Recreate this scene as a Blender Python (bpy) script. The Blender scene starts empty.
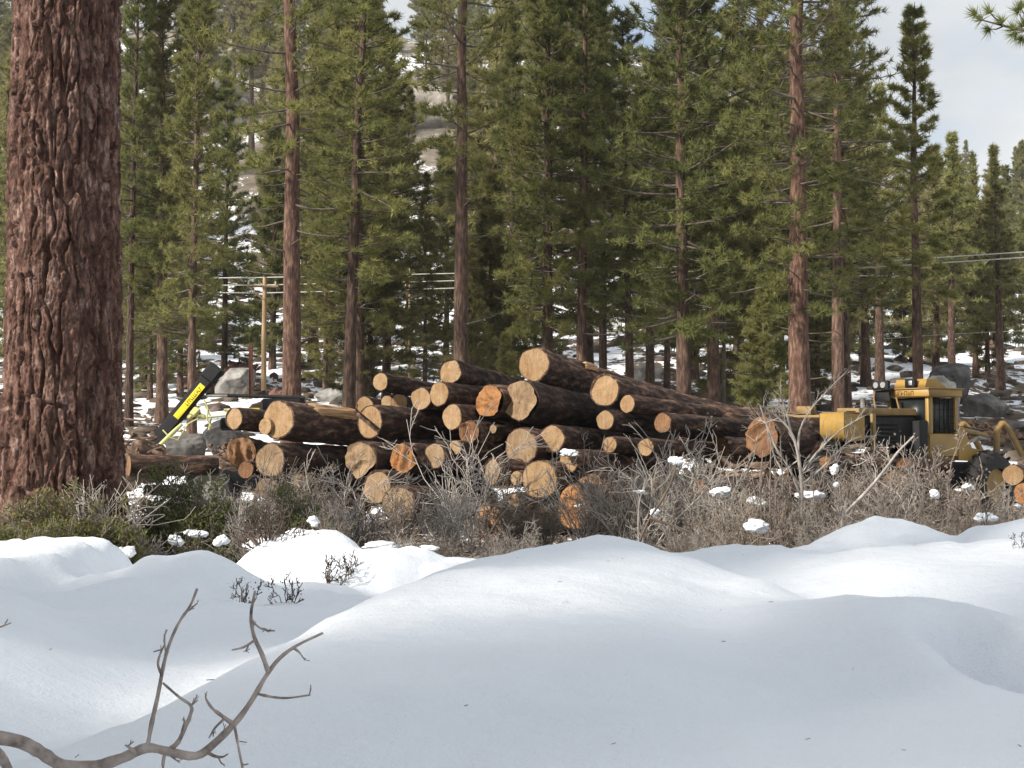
import bpy, math, random
import numpy as np
from mathutils import Vector, Matrix, Euler

SC = bpy.context.scene
COL = SC.collection
rng = np.random.default_rng(11)
random.seed(5)
PI = math.pi

# ------------------------------------------------------------------ camera
FPX = 1400.0
CAMZ = 1.8
PITCH = math.atan(56 / FPX)
cam_d = bpy.data.cameras.new('camera')
cam_d.sensor_width = 36.0
cam_d.lens = FPX / 1024 * 36
cam_d.clip_start = 0.05
cam_d.clip_end = 2000
cam = bpy.data.objects.new('camera', cam_d)
cam.location = (0, 0, CAMZ)
cam.rotation_euler = (PI / 2 + PITCH, 0, 0)
COL.objects.link(cam)
SC.camera = cam

# ------------------------------------------------------------------ world, sun, exposure
SUN_EL = math.radians(34)
SUN_AZ = math.radians(237)      # compass bearing of the sun, y = north, x = east : behind and to the left
W = bpy.data.worlds.new('World')
SC.world = W
W.use_nodes = True
wn, wl = W.node_tree.nodes, W.node_tree.links
wn.clear()
wo = wn.new('ShaderNodeOutputWorld')
bg = wn.new('ShaderNodeBackground')
bg.inputs['Strength'].default_value = 0.10
sky = wn.new('ShaderNodeTexSky')
sky.sky_type = 'NISHITA'
sky.sun_disc = False
sky.sun_elevation = SUN_EL
sky.sun_rotation = SUN_AZ
sky.air_density = 1.0
sky.dust_density = 1.0
tc = wn.new('ShaderNodeTexCoord')
sep = wn.new('ShaderNodeSeparateXYZ')
wl.new(tc.outputs['Generated'], sep.inputs[0])
ad = wn.new('ShaderNodeMath'); ad.operation = 'ADD'; ad.inputs[1].default_value = 0.28
wl.new(sep.outputs['Z'], ad.inputs[0])
mx = wn.new('ShaderNodeMath'); mx.operation = 'MAXIMUM'; mx.inputs[1].default_value = 0.05
wl.new(ad.outputs[0], mx.inputs[0])
dv = wn.new('ShaderNodeVectorMath'); dv.operation = 'DIVIDE'
wl.new(tc.outputs['Generated'], dv.inputs[0])
cb = wn.new('ShaderNodeCombineXYZ')
for k in range(3):
    wl.new(mx.outputs[0], cb.inputs[k])
wl.new(cb.outputs[0], dv.inputs[1])
cn = wn.new('ShaderNodeTexNoise')
cn.inputs['Scale'].default_value = 1.5
cn.inputs['Detail'].default_value = 6
cn.inputs['Roughness'].default_value = 0.55
cn.inputs['Distortion'].default_value = 0.3
wl.new(dv.outputs[0], cn.inputs['Vector'])
cr = wn.new('ShaderNodeMapRange'); cr.interpolation_type = 'SMOOTHSTEP'
cr.inputs['From Min'].default_value = 0.31
cr.inputs['From Max'].default_value = 0.5
wl.new(cn.outputs['Fac'], cr.inputs['Value'])
cn2 = wn.new('ShaderNodeTexNoise')
cn2.inputs['Scale'].default_value = 3.1
cn2.inputs['Detail'].default_value = 5
wl.new(dv.outputs[0], cn2.inputs['Vector'])
cc = wn.new('ShaderNodeValToRGB')
cc.color_ramp.elements[0].position = 0.3
cc.color_ramp.elements[0].color = (3.9, 4.1, 4.3, 1)
cc.color_ramp.elements[1].position = 0.7
cc.color_ramp.elements[1].color = (5.4, 5.6, 5.75, 1)
wl.new(cn2.outputs['Fac'], cc.inputs['Fac'])
cm = wn.new('ShaderNodeMix'); cm.data_type = 'RGBA'
wl.new(cr.outputs['Result'], cm.inputs['Factor'])
wl.new(sky.outputs['Color'], cm.inputs['A'])
wl.new(cc.outputs['Color'], cm.inputs['B'])
wl.new(cm.outputs['Result'], bg.inputs['Color'])
wl.new(bg.outputs[0], wo.inputs['Surface'])

sd = bpy.data.lights.new('sun', 'SUN')
sd.energy = 4.8
sd.angle = math.radians(6.0)
sd.color = (1.0, 0.93, 0.83)
sun = bpy.data.objects.new('sun', sd)
sdir = Vector((math.sin(SUN_AZ) * math.cos(SUN_EL), math.cos(SUN_AZ) * math.cos(SUN_EL), math.sin(SUN_EL)))
sun.rotation_euler = sdir.to_track_quat('Z', 'Y').to_euler()
sun.location = sdir * 60
COL.objects.link(sun)

SC.view_settings.view_transform = 'Standard'
SC.view_settings.look = 'None'
SC.view_settings.exposure = 0.77
SC.view_settings.gamma = 1.0
SC.view_settings.use_curve_mapping = False
SC.cycles.max_bounces = 6
SC.cycles.diffuse_bounces = 3
SC.cycles.use_denoising = True

# ------------------------------------------------------------------ helpers
CF = np.array([0, math.cos(PITCH), math.sin(PITCH)])
CU = np.array([0, -math.sin(PITCH), math.cos(PITCH)])
CR = np.array([1.0, 0, 0])


def at(px, py, Y):
    """the place at world distance y = Y that the photograph shows at pixel px, py"""
    d = CF + CR * (px - 512) / FPX + CU * (384 - py) / FPX
    return np.array([0, 0, CAMZ]) + d * (Y / d[1])


def xz_to_px(x, y, z):
    p = np.array([x, y, z - CAMZ])
    f = p @ CF
    return 512 + FPX * x / f, 384 - FPX * (p @ CU) / f


def hashf(ix, iy, iz, seed):
    h = (ix.astype(np.int64) * 374761393 + iy.astype(np.int64) * 668265263 + iz.astype(np.int64) * 2147483647 + seed * 1274126177) & 0xFFFFFFFF
    h = ((h ^ (h >> 13)) * 1274126177) & 0xFFFFFFFF
    h = (h ^ (h >> 16)) & 0xFFFFFFFF
    return h / 4294967295.0


def vnoise(x, y, z=0.0, seed=0):
    x, y, z = np.broadcast_arrays(np.asarray(x, float), np.asarray(y, float), np.asarray(z, float))
    ix, iy, iz = np.floor(x), np.floor(y), np.floor(z)
    fx, fy, fz = x - ix, y - iy, z - iz
    fx, fy, fz = [f * f * (3 - 2 * f) for f in (fx, fy, fz)]
    r = 0
    for a in (0, 1):
        for b in (0, 1):
            for c in (0, 1):
                w = (fx if a else 1 - fx) * (fy if b else 1 - fy) * (fz if c else 1 - fz)
                r = r + w * hashf(ix + a, iy + b, iz + c, seed)
    return r * 2 - 1


def fbm(x, y, z=0.0, seed=0, octs=4, gain=0.5):
    r, a, f = 0, 1.0, 1.0
    for o in range(octs):
        r = r + a * vnoise(np.asarray(x) * f, np.asarray(y) * f, np.asarray(z) * f, seed + o * 17)
        a *= gain
        f *= 2.03
    return r


def sig(t):
    return 1 / (1 + np.exp(-np.clip(t, -40, 40)))


class MB:
    def __init__(self):
        self.p = []

    def add(self, V, F, mi=0):
        V = np.asarray(V, float).reshape(-1, 3)
        F = np.asarray(F, int)
        if len(F):
            self.p.append((V, F, mi))
        return self

    def box(self, c, s, R=None, mi=0, bev=0.0, taper=(1, 1)):
        """box of full size s at c; R 3x3; chamfered edges when bev > 0; taper scales the top in x and y"""
        s = np.array(s, float) / 2
        if bev <= 0:
            V = np.array([[x, y, z] for x in (-1, 1) for y in (-1, 1) for z in (-1, 1)], float) * s
            F = [[0, 1, 3, 2], [4, 6, 7, 5], [0, 4, 5, 1], [2, 3, 7, 6], [0, 2, 6, 4], [1, 5, 7, 3]]
            V = self._tp(V, s, taper)
            V = V if R is None else V @ np.asarray(R).T
            return self.add(V + np.asarray(c), F, mi)
        b = min(bev, s.min() * 0.8)
        V, idx = [], {}
        for sx in (-1, 1):
            for sy in (-1, 1):
                for sz in (-1, 1):
                    for ax in range(3):
                        v = np.array([sx, sy, sz]) * (s - b)
                        v[ax] = np.array([sx, sy, sz])[ax] * s[ax]
                        idx[(sx, sy, sz, ax)] = len(V)
                        V.append(v)
        Q, T = [], []
        for ax in range(3):
            o = [a for a in range(3) if a != ax]
            for sg in (-1, 1):
                q = []
                for (a, bb) in ((-1, -1), (1, -1), (1, 1), (-1, 1)):
                    k = [0, 0, 0]
                    k[ax], k[o[0]], k[o[1]] = sg, a, bb
                    q.append(idx[(*k, ax)])
                Q.append(q)
        for ax in range(3):
            o = [a for a in range(3) if a != ax]
            for a in (-1, 1):
                for bb in (-1, 1):
                    k0, k1 = [0, 0, 0], [0, 0, 0]
                    k0[ax], k1[ax] = -1, 1
                    for k in (k0, k1):
                        k[o[0]], k[o[1]] = a, bb
                    Q.append([idx[(*k0, o[0])], idx[(*k1, o[0])], idx[(*k1, o[1])], idx[(*k0, o[1])]])
        for sx in (-1, 1):
            for sy in (-1, 1):
                for sz in (-1, 1):
                    T.append([idx[(sx, sy, sz, a)] for a in range(3)])
        V = self._tp(np.array(V), s, taper)
        V = V if R is None else V @ np.asarray(R).T
        V = V + np.asarray(c)
        self.add(V, Q, mi)
        self.add(V, T, mi)
        return self

    @staticmethod
    def _tp(V, s, taper):
        if taper == (1, 1):
            return V
        t = (V[:, 2] / s[2] + 1) / 2
        V = V.copy()
        V[:, 0] *= 1 + (taper[0] - 1) * t
        V[:, 1] *= 1 + (taper[1] - 1) * t
        return V

    def prism(self, poly, d0, d1, M, mi=0):
        """polygon (a, b) pairs extruded from d0 to d1; M maps (a, d, b) to a point"""
        n = len(poly)
        V = [M(a, d0, b) for a, b in poly] + [M(a, d1, b) for a, b in poly]
        Q = [[i, (i + 1) % n, n + (i + 1) % n, n + i] for i in range(n)]
        self.add(V, Q, mi)
        T = [[0, i, i + 1] for i in range(1, n - 1)] + [[n, n + i + 1, n + i] for i in range(1, n - 1)]
        return self.add(V, T, mi)

    def tube(self, pts, r, sides=8, mi=0, cap=True):
        pts = np.asarray(pts, float)
        r = np.full(len(pts), r) if np.isscalar(r) else np.asarray(r, float)
        V, F = tubes(pts[None], r[None], sides)
        self.add(V, F, mi)
        if cap:
            n = len(pts)
            for k, a in ((0, 0), (n - 1, (n - 1) * sides)):
                T = [[a, a + i, a + i + 1] for i in range(1, sides - 1)]
                self.add(V, T, mi)
        return self

    def mesh(self, name, mats, smooth=False):
        Vs, tri, quad, tm, qm, o = [], [], [], [], [], 0
        for V, F, mi in self.p:
            Vs.append(V)
            if F.shape[1] == 3:
                tri.append(F + o); tm.append(np.full(len(F), mi))
            else:
                quad.append(F + o); qm.append(np.full(len(F), mi))
            o += len(V)
        V = np.concatenate(Vs)
        T = np.concatenate(tri) if tri else np.zeros((0, 3), int)
        Q = np.concatenate(quad) if quad else np.zeros((0, 4), int)
        me = bpy.data.meshes.new(name)
        me.vertices.add(len(V))
        me.vertices.foreach_set('co', V.astype(np.float32).ravel())
        nl = T.size + Q.size
        me.loops.add(nl)
        me.loops.foreach_set('vertex_index', np.concatenate([T.ravel(), Q.ravel()]).astype(np.int32))
        me.polygons.add(len(T) + len(Q))
        st = np.concatenate([np.arange(len(T)) * 3, T.size + np.arange(len(Q)) * 4]).astype(np.int32)
        me.polygons.foreach_set('loop_start', st)
        mi = np.concatenate(tm + qm).astype(np.int32)
        me.polygons.foreach_set('material_index', mi)
        if smooth:
            me.polygons.foreach_set('use_smooth', np.ones(len(mi), bool))
        me.update(calc_edges=True)
        for m in (mats if isinstance(mats, (list, tuple)) else [mats]):
            me.materials.append(m)
        return me

    def obj(self, name, mats, parent=None, smooth=False, loc=None):
        return link(name, self.mesh(name, mats, smooth), parent, loc)


def link(name, data, parent=None, loc=None):
    o = bpy.data.objects.new(name, data)
    COL.objects.link(o)
    if parent is not None:
        o.parent = parent
    if loc is not None:
        o.location = loc
    return o


def tag(o, label=None, cat=None, group=None, kind=None):
    for k, v in (('label', label), ('category', cat), ('group', group), ('kind', kind)):
        if v:
            o[k] = v
    return o


def empty(name, loc=(0, 0, 0), rz=0.0, **kw):
    o = link(name, None, None, loc)
    o.rotation_euler = (0, 0, rz)
    o.empty_display_size = 0.2
    return tag(o, **kw)


def tubes(P, R, sides=3):
    """many tapered tubes at once. P: (N, K, 3), R: (N, K)"""
    P, R = np.asarray(P, float), np.asarray(R, float)
    N, K, _ = P.shape
    T = np.gradient(P, axis=1)
    T /= np.linalg.norm(T, axis=2, keepdims=True) + 1e-9
    ref = np.where(np.abs(T[:, :1, 2:3]) > 0.8, np.array([1.0, 0.13, 0]), np.array([0.0, 0.1, 1.0]))
    A = np.cross(T, np.broadcast_to(ref, T.shape))
    A /= np.linalg.norm(A, axis=2, keepdims=True) + 1e-9
    B = np.cross(T, A)
    ph = np.arange(sides) / sides * 2 * PI
    V = P[:, :, None] + R[:, :, None, None] * (A[:, :, None] * np.cos(ph)[None, None, :, None] + B[:, :, None] * np.sin(ph)[None, None, :, None])
    i = np.arange(N)[:, None, None] * K * sides
    k = np.arange(K - 1)[None, :, None] * sides
    s = np.arange(sides)[None, None, :]
    s1 = (s + 1) % sides
    F = np.stack(np.broadcast_arrays(i + k + s, i + k + s1, i + k + sides + s1, i + k + sides + s), -1).reshape(-1, 4)
    return V.reshape(-1, 3), F


def icosphere(sub):
    t = (1 + 5 ** 0.5) / 2
    V = [(-1, t, 0), (1, t, 0), (-1, -t, 0), (1, -t, 0), (0, -1, t), (0, 1, t), (0, -1, -t), (0, 1, -t), (t, 0, -1), (t, 0, 1), (-t, 0, -1), (-t, 0, 1)]
    F = [(0, 11, 5), (0, 5, 1), (0, 1, 7), (0, 7, 10), (0, 10, 11), (1, 5, 9), (5, 11, 4), (11, 10, 2), (10, 7, 6), (7, 1, 8), (3, 9, 4), (3, 4, 2), (3, 2, 6), (3, 6, 8), (3, 8, 9), (4, 9, 5), (2, 4, 11), (6, 2, 10), (8, 6, 7), (9, 8, 1)]
    V = [np.array(v) / np.linalg.norm(v) for v in V]
    for _ in range(sub):
        mid, F2 = {}, []

        def m(a, b):
            k = (min(a, b), max(a, b))
            if k not in mid:
                v = V[a] + V[b]
                V.append(v / np.linalg.norm(v))
                mid[k] = len(V) - 1
            return mid[k]
        for a, b, c in F:
            ab, bc, ca = m(a, b), m(b, c), m(c, a)
            F2 += [(a, ab, ca), (b, bc, ab), (c, ca, bc), (ab, bc, ca)]
        F = F2
    return np.array(V), np.array(F)


ICO = {s: icosphere(s) for s in (1, 2, 3, 4)}


def blob(sub, size, seed, amp=0.25, freq=1.3, flat=0.0, facets=0):
    V, F = ICO[sub]
    n = fbm(V[:, 0] * freq + seed * 3.7, V[:, 1] * freq, V[:, 2] * freq, seed, 4)
    r = 1 + amp * n
    V = V * r[:, None]
    if facets:
        g = np.random.default_rng(seed)
        for _ in range(facets):
            d = g.normal(size=3); d /= np.linalg.norm(d)
            lim = g.uniform(0.6, 0.9)
            over = np.maximum(V @ d - lim, 0)
            V = V - over[:, None] * d * 0.92
        V = V + 0.02 * fbm(V[:, 0] * 7, V[:, 1] * 7, V[:, 2] * 7, seed + 4, 2)[:, None] * ICO[sub][0]
    if flat:
        V[:, 2] = np.maximum(V[:, 2], -1 + flat)
    return V * np.array(size), F


# ------------------------------------------------------------------ materials
def new_mat(name):
    m = bpy.data.materials.new(name)
    m.use_nodes = True
    n, l = m.node_tree.nodes, m.node_tree.links
    return m, n, l, n['Principled BSDF']


def ramp(n, stops):
    r = n.new('ShaderNodeValToRGB')
    e = r.color_ramp.elements
    while len(e) > len(stops):
        e.remove(e[-1])
    while len(e) < len(stops):
        e.new(0.5)
    for k, (p, c) in zip(e, stops):
        k.position = p
        k.color = (*c, 1)
    return r


def noise(n, l, coord, scale, detail=4, rough=0.55, vscale=None, dist=0.0):
    t = n.new('ShaderNodeTexNoise')
    t.inputs['Scale'].default_value = scale
    t.inputs['Detail'].default_value = detail
    t.inputs['Roughness'].default_value = rough
    t.inputs['Distortion'].default_value = dist
    if vscale:
        mp = n.new('ShaderNodeMapping')
        mp.inputs['Scale'].default_value = vscale
        l.new(coord, mp.inputs['Vector'])
        coord = mp.outputs[0]
    l.new(coord, t.inputs['Vector'])
    return t.outputs['Fac']


def mathn(n, l, op, a, b=None, clamp=False):
    m = n.new('ShaderNodeMath'); m.operation = op; m.use_clamp = clamp
    for k, v in ((0, a), (1, b)):
        if v is None:
            continue
        if isinstance(v, (int, float)):
            m.inputs[k].default_value = v
        else:
            l.new(v, m.inputs[k])
    return m.outputs[0]


def mixc(n, l, f, a, b, blend='MIX'):
    m = n.new('ShaderNodeMix'); m.data_type = 'RGBA'; m.blend_type = blend
    for k, v in (('Factor', f), ('A', a), ('B', b)):
        if isinstance(v, (int, float)):
            m.inputs[k].default_value = v
        elif isinstance(v, tuple):
            m.inputs[k].default_value = (*v, 1)
        else:
            l.new(v, m.inputs[k])
    return m.outputs['Result']


def bump(n, l, h, bsdf, strength=0.5, dist=0.02):
    b = n.new('ShaderNodeBump')
    b.inputs['Strength'].default_value = strength
    b.inputs['Distance'].default_value = dist
    l.new(h, b.inputs['Height'])
    l.new(b.outputs[0], bsdf.inputs['Normal'])


def simple_mat(name, stops, scale=6, rough=0.8, vscale=None, bmp=0.0, bdist=0.01, rand=0.25, detail=5, metal=0.0, spec=0.3):
    """noise driven colour, some variation from object to object"""
    m, n, l, b = new_mat(name)
    t = n.new('ShaderNodeTexCoord')
    f = noise(n, l, t.outputs['Object'], scale, detail, vscale=vscale)
    r = ramp(n, stops)
    l.new(f, r.inputs['Fac'])
    c = r.outputs['Color']
    if rand:
        oi = n.new('ShaderNodeObjectInfo')
        mr = n.new('ShaderNodeMapRange')
        mr.inputs['To Min'].default_value = 1 - rand
        mr.inputs['To Max'].default_value = 1 + rand
        l.new(oi.outputs['Random'], mr.inputs['Value'])
        hs = n.new('ShaderNodeHueSaturation')
        l.new(mr.outputs[0], hs.inputs['Value'])
        l.new(c, hs.inputs['Color'])
        c = hs.outputs['Color']
    l.new(c, b.inputs['Base Color'])
    b.inputs['Roughness'].default_value = rough
    b.inputs['Metallic'].default_value = metal
    b.inputs['Specular IOR Level'].default_value = spec
    if bmp:
        bump(n, l, f, b, bmp, bdist)
    return m


def leaf_mat(name, dark, light, yellow, scale=1.1, trans=0.3):
    m, n, l, b = new_mat(name)
    n.remove(b)
    t = n.new('ShaderNodeTexCoord')
    f = noise(n, l, t.outputs['Object'], scale, 4)
    r = ramp(n, [(0.36, dark), (0.52, light), (0.68, yellow)])
    l.new(f, r.inputs['Fac'])
    oi = n.new('ShaderNodeObjectInfo')
    hs = n.new('ShaderNodeHueSaturation')
    mr = n.new('ShaderNodeMapRange')
    mr.inputs['To Min'].default_value = 0.78
    mr.inputs['To Max'].default_value = 1.25
    l.new(oi.outputs['Random'], mr.inputs['Value'])
    l.new(mr.outputs[0], hs.inputs['Value'])
    mh = n.new('ShaderNodeMapRange')
    mh.inputs['To Min'].default_value = 0.475
    mh.inputs['To Max'].default_value = 0.515
    l.new(mathn(n, l, 'FRACT', mathn(n, l, 'MULTIPLY', oi.outputs['Random'], 7.31)), mh.inputs['Value'])
    l.new(mh.outputs[0], hs.inputs['Hue'])
    l.new(r.outputs['Color'], hs.inputs['Color'])
    d = n.new('ShaderNodeBsdfPrincipled')
    d.inputs['Roughness'].default_value = 0.55
    d.inputs['Specular IOR Level'].default_value = 0.25
    tr = n.new('ShaderNodeBsdfTranslucent')
    l.new(hs.outputs['Color'], d.inputs['Base Color'])
    l.new(hs.outputs['Color'], tr.inputs['Color'])
    mxs = n.new('ShaderNodeMixShader')
    mxs.inputs[0].default_value = trans
    l.new(d.outputs[0], mxs.inputs[1]); l.new(tr.outputs[0], mxs.inputs[2])
    l.new(mxs.outputs[0], n['Material Output'].inputs['Surface'])
    return m


def ground_mat():
    m, n, l, b = new_mat('snowy ground')
    g = n.new('ShaderNodeNewGeometry')
    pos = g.outputs['Position']
    sp = n.new('ShaderNodeSeparateXYZ'); l.new(pos, sp.inputs[0])
    big = noise(n, l, pos, 0.35, 6, 0.62, vscale=(1, 0.45, 1))
    fine = noise(n, l, pos, 2.4, 5, 0.65, vscale=(1, 0.6, 1))
    hill = noise(n, l, pos, 0.07, 6, 0.65)
    # deep snow near the viewer, patchy beyond
    near = n.new('ShaderNodeMapRange'); near.interpolation_type = 'SMOOTHSTEP'
    near.inputs['From Min'].default_value = 14.0
    near.inputs['From Max'].default_value = 19.0
    l.new(sp.outputs['Y'], near.inputs['Value'])
    far = n.new('ShaderNodeMapRange'); far.interpolation_type = 'SMOOTHSTEP'
    far.inputs['From Min'].default_value = 100.0
    far.inputs['From Max'].default_value = 190.0
    l.new(sp.outputs['Y'], far.inputs['Value'])
    mid = n.new('ShaderNodeMapRange'); mid.interpolation_type = 'SMOOTHSTEP'
    mid.inputs['From Min'].default_value = 24.0
    mid.inputs['From Max'].default_value = 40.0
    l.new(sp.outputs['Y'], mid.inputs['Value'])
    a = mathn(n, l, 'ADD', mathn(n, l, 'MULTIPLY', big, 0.6), mathn(n, l, 'MULTIPLY', fine, 0.4))
    a = mathn(n, l, 'ADD', a, mathn(n, l, 'MULTIPLY', mathn(n, l, 'SUBTRACT', hill, 0.5), mathn(n, l, 'MULTIPLY', far.outputs[0], 0.9)))
    a = mathn(n, l, 'ADD', a, mathn(n, l, 'MULTIPLY', far.outputs[0], 0.11))
    a = mathn(n, l, 'SUBTRACT', a, mathn(n, l, 'MULTIPLY', mid.outputs[0], 0.03))
    th = n.new('ShaderNodeMapRange'); th.interpolation_type = 'SMOOTHSTEP'
    th.inputs['From Min'].default_value = 0.475
    th.inputs['From Max'].default_value = 0.50
    l.new(a, th.inputs['Value'])
    bare = mathn(n, l, 'MULTIPLY', th.outputs[0], near.outputs[0])
    duff = ramp(n, [(0.3, (0.035, 0.024, 0.017)), (0.5, (0.10, 0.07, 0.045)), (0.7, (0.17, 0.13, 0.09))])
    l.new(noise(n, l, pos, 5.0, 6, 0.7), duff.inputs['Fac'])
    rock = ramp(n, [(0.35, (0.085, 0.072, 0.058)), (0.55, (0.20, 0.175, 0.14)), (0.7, (0.34, 0.31, 0.265))])
    l.new(noise(n, l, pos, 0.5, 7, 0.7), rock.inputs['Fac'])
    gr = mixc(n, l, far.outputs[0], duff.outputs['Color'], rock.outputs['Color'])
    snow = ramp(n, [(0.3, (0.80, 0.835, 0.885)), (0.7, (0.84, 0.87, 0.91))])
    l.new(noise(n, l, pos, 1.3, 4), snow.inputs['Fac'])
    c = mixc(n, l, bare, snow.outputs['Color'], gr)
    l.new(c, b.inputs['Base Color'])
    b.inputs['Roughness'].default_value = 0.75
    b.inputs['Specular IOR Level'].default_value = 0.2
    grain = mathn(n, l, 'ADD', noise(n, l, pos, 70, 3, 0.7), mathn(n, l, 'MULTIPLY', noise(n, l, pos, 9, 4, 0.6), 2.5))
    bump(n, l, grain, b, 0.6, 0.014)
    return m


M = {}
M['ground'] = ground_mat()
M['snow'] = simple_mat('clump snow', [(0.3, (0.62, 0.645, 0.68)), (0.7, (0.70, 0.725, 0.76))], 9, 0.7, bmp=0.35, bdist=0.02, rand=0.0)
M['needle'] = leaf_mat('pine needles', (0.108, 0.118, 0.038), (0.185, 0.192, 0.062), (0.265, 0.258, 0.088), 0.9, 0.5)
M['needle_pale'] = leaf_mat('young pine needles', (0.13, 0.128, 0.045), (0.20, 0.19, 0.07), (0.26, 0.24, 0.10), 0.8, 0.5)
M['needle_far'] = leaf_mat('hillside pine needles', (0.15, 0.15, 0.056), (0.225, 0.218, 0.086), (0.295, 0.278, 0.118), 0.6, 0.5)  # paler than the near needles: sunlight on the hill put into the colour
M['bark'] = simple_mat('pine bark', [(0.3, (0.028, 0.017, 0.013)), (0.5, (0.078, 0.047, 0.034)), (0.68, (0.165, 0.105, 0.075))], 13, 0.9, vscale=(1, 1, 0.25), bmp=1.0, bdist=0.06, rand=0.3, detail=7)
M['bark_red'] = simple_mat('reddish pine bark', [(0.3, (0.034, 0.018, 0.013)), (0.5, (0.092, 0.049, 0.034)), (0.66, (0.19, 0.115, 0.08))], 14, 0.9, vscale=(1, 1, 0.28), bmp=1.0, bdist=0.05, rand=0.15, detail=7)
M['limb'] = simple_mat('dead limb wood', [(0.3, (0.05, 0.04, 0.032)), (0.7, (0.16, 0.13, 0.105))], 9, 0.9, rand=0.2)
M['log_bark'] = simple_mat('cut log bark', [(0.32, (0.014, 0.009, 0.007)), (0.50, (0.046, 0.027, 0.019)), (0.62, (0.14, 0.078, 0.052)), (0.75, (0.24, 0.17, 0.13))], 9, 0.85, vscale=(1, 1, 0.4), bmp=1.0, bdist=0.09, rand=0.45, detail=11)
M['split_wood'] = simple_mat('split wood', [(0.3, (0.16, 0.075, 0.03)), (0.5, (0.40, 0.24, 0.12)), (0.7, (0.60, 0.42, 0.25))], 9, 0.75, vscale=(3, 3, 0.25), bmp=0.8, bdist=0.03)


def end_grain(name, pale, mid, dark, rings=0.35, dirt=0.3):
    """sawn log end: growth rings round the pith, rays, saw marks, stain"""
    m, n, l, b = new_mat(name)
    t = n.new('ShaderNodeTexCoord')
    oi = n.new('ShaderNodeObjectInfo')
    off = n.new('ShaderNodeVectorMath'); off.operation = 'ADD'
    rv = n.new('ShaderNodeCombineXYZ')
    l.new(mathn(n, l, 'MULTIPLY', oi.outputs['Random'], 40), rv.inputs[2])
    l.new(t.outputs['Object'], off.inputs[0]); l.new(rv.outputs[0], off.inputs[1])
    p = off.outputs[0]
    sp = n.new('ShaderNodeSeparateXYZ'); l.new(t.outputs['Object'], sp.inputs[0])
    x2 = mathn(n, l, 'MULTIPLY', sp.outputs[0], sp.outputs[0])
    y2 = mathn(n, l, 'MULTIPLY', sp.outputs[1], sp.outputs[1])
    rr = mathn(n, l, 'SQRT', mathn(n, l, 'ADD', x2, y2))
    wob = noise(n, l, p, 5, 3)
    rw = mathn(n, l, 'ADD', rr, mathn(n, l, 'MULTIPLY', wob, 0.05))
    ring = mathn(n, l, 'ADD', mathn(n, l, 'MULTIPLY', mathn(n, l, 'SINE', mathn(n, l, 'MULTIPLY', rw, 190)), 0.5), 0.5)
    broad = mathn(n, l, 'ADD', mathn(n, l, 'MULTIPLY', mathn(n, l, 'SINE', mathn(n, l, 'MULTIPLY', rw, 47)), 0.5), 0.5)
    stain = noise(n, l, p, 4.0, 6, 0.65)
    streak = noise(n, l, p, 6.0, 5, 0.6, vscale=(4.0, 0.5, 1))
    r1 = ramp(n, [(0.30, dark), (0.47, mid), (0.60, pale)])
    mixv = mathn(n, l, 'ADD', mathn(n, l, 'MULTIPLY', stain, 0.55), mathn(n, l, 'MULTIPLY', streak, 0.45))
    l.new(mathn(n, l, 'ADD', mixv, mathn(n, l, 'MULTIPLY', mathn(n, l, 'SUBTRACT', oi.outputs['Random'], 0.5), 0.06)), r1.inputs['Fac'])
    c = mixc(n, l, mathn(n, l, 'MULTIPLY', ring, rings * 0.6), r1.outputs['Color'], dark)
    c = mixc(n, l, mathn(n, l, 'MULTIPLY', broad, rings * 0.45), c, mid)
    # drying cracks that run outwards from the pith
    an = mathn(n, l, 'ARCTAN2', sp.outputs[1], sp.outputs[0])
    cx = n.new('ShaderNodeCombineXYZ')
    l.new(mathn(n, l, 'MULTIPLY', an, 2.2), cx.inputs[0])
    l.new(mathn(n, l, 'MULTIPLY', rr, 1.2), cx.inputs[1])
    l.new(mathn(n, l, 'MULTIPLY', oi.outputs['Random'], 40), cx.inputs[2])
    ck = noise(n, l, cx.outputs[0], 2.5, 3)
    ckl = n.new('ShaderNodeMapRange')
    ckl.inputs['From Min'].default_value = 0.0
    ckl.inputs['From Max'].default_value = 0.018
    ckl.inputs['To Min'].default_value = 0.75
    ckl.inputs['To Max'].default_value = 0.0
    l.new(mathn(n, l, 'ABSOLUTE', mathn(n, l, 'SUBTRACT', ck, 0.56)), ckl.inputs['Value'])
    c = mixc(n, l, ckl.outputs[0], c, tuple(x * 0.3 for x in dark))
    dr = n.new('ShaderNodeMapRange')
    dr.inputs['From Min'].default_value = 0.5
    dr.inputs['From Max'].default_value = 0.72
    dr.inputs['To Max'].default_value = dirt
    l.new(noise(n, l, p, 2.6, 6, 0.7), dr.inputs['Value'])
    c = mixc(n, l, dr.outputs[0], c, (0.16, 0.11, 0.075))
    l.new(c, b.inputs['Base Color'])
    b.inputs['Roughness'].default_value = 0.8
    b.inputs['Specular IOR Level'].default_value = 0.2
    bump(n, l, mathn(n, l, 'ADD', streak, mathn(n, l, 'MULTIPLY', ring, 0.25)), b, 0.6, 0.015)
    return m


M['end_fresh'] = end_grain('fresh sawn end', (0.34, 0.237, 0.138), (0.284, 0.18, 0.091), (0.18, 0.094, 0.04), 0.30, 0.2)
M['end_dull'] = end_grain('weathered sawn end', (0.307, 0.219, 0.133), (0.234, 0.157, 0.09), (0.133, 0.081, 0.044), 0.30, 0.75)
M['end_orange'] = end_grain('orange sawn end', (0.329, 0.17, 0.068), (0.272, 0.119, 0.04), (0.142, 0.051, 0.017), 0.3, 0.5)
M['end_brown'] = end_grain('brown stained end', (0.259, 0.144, 0.072), (0.173, 0.086, 0.043), (0.079, 0.036, 0.018), 0.3, 0.6)


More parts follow.
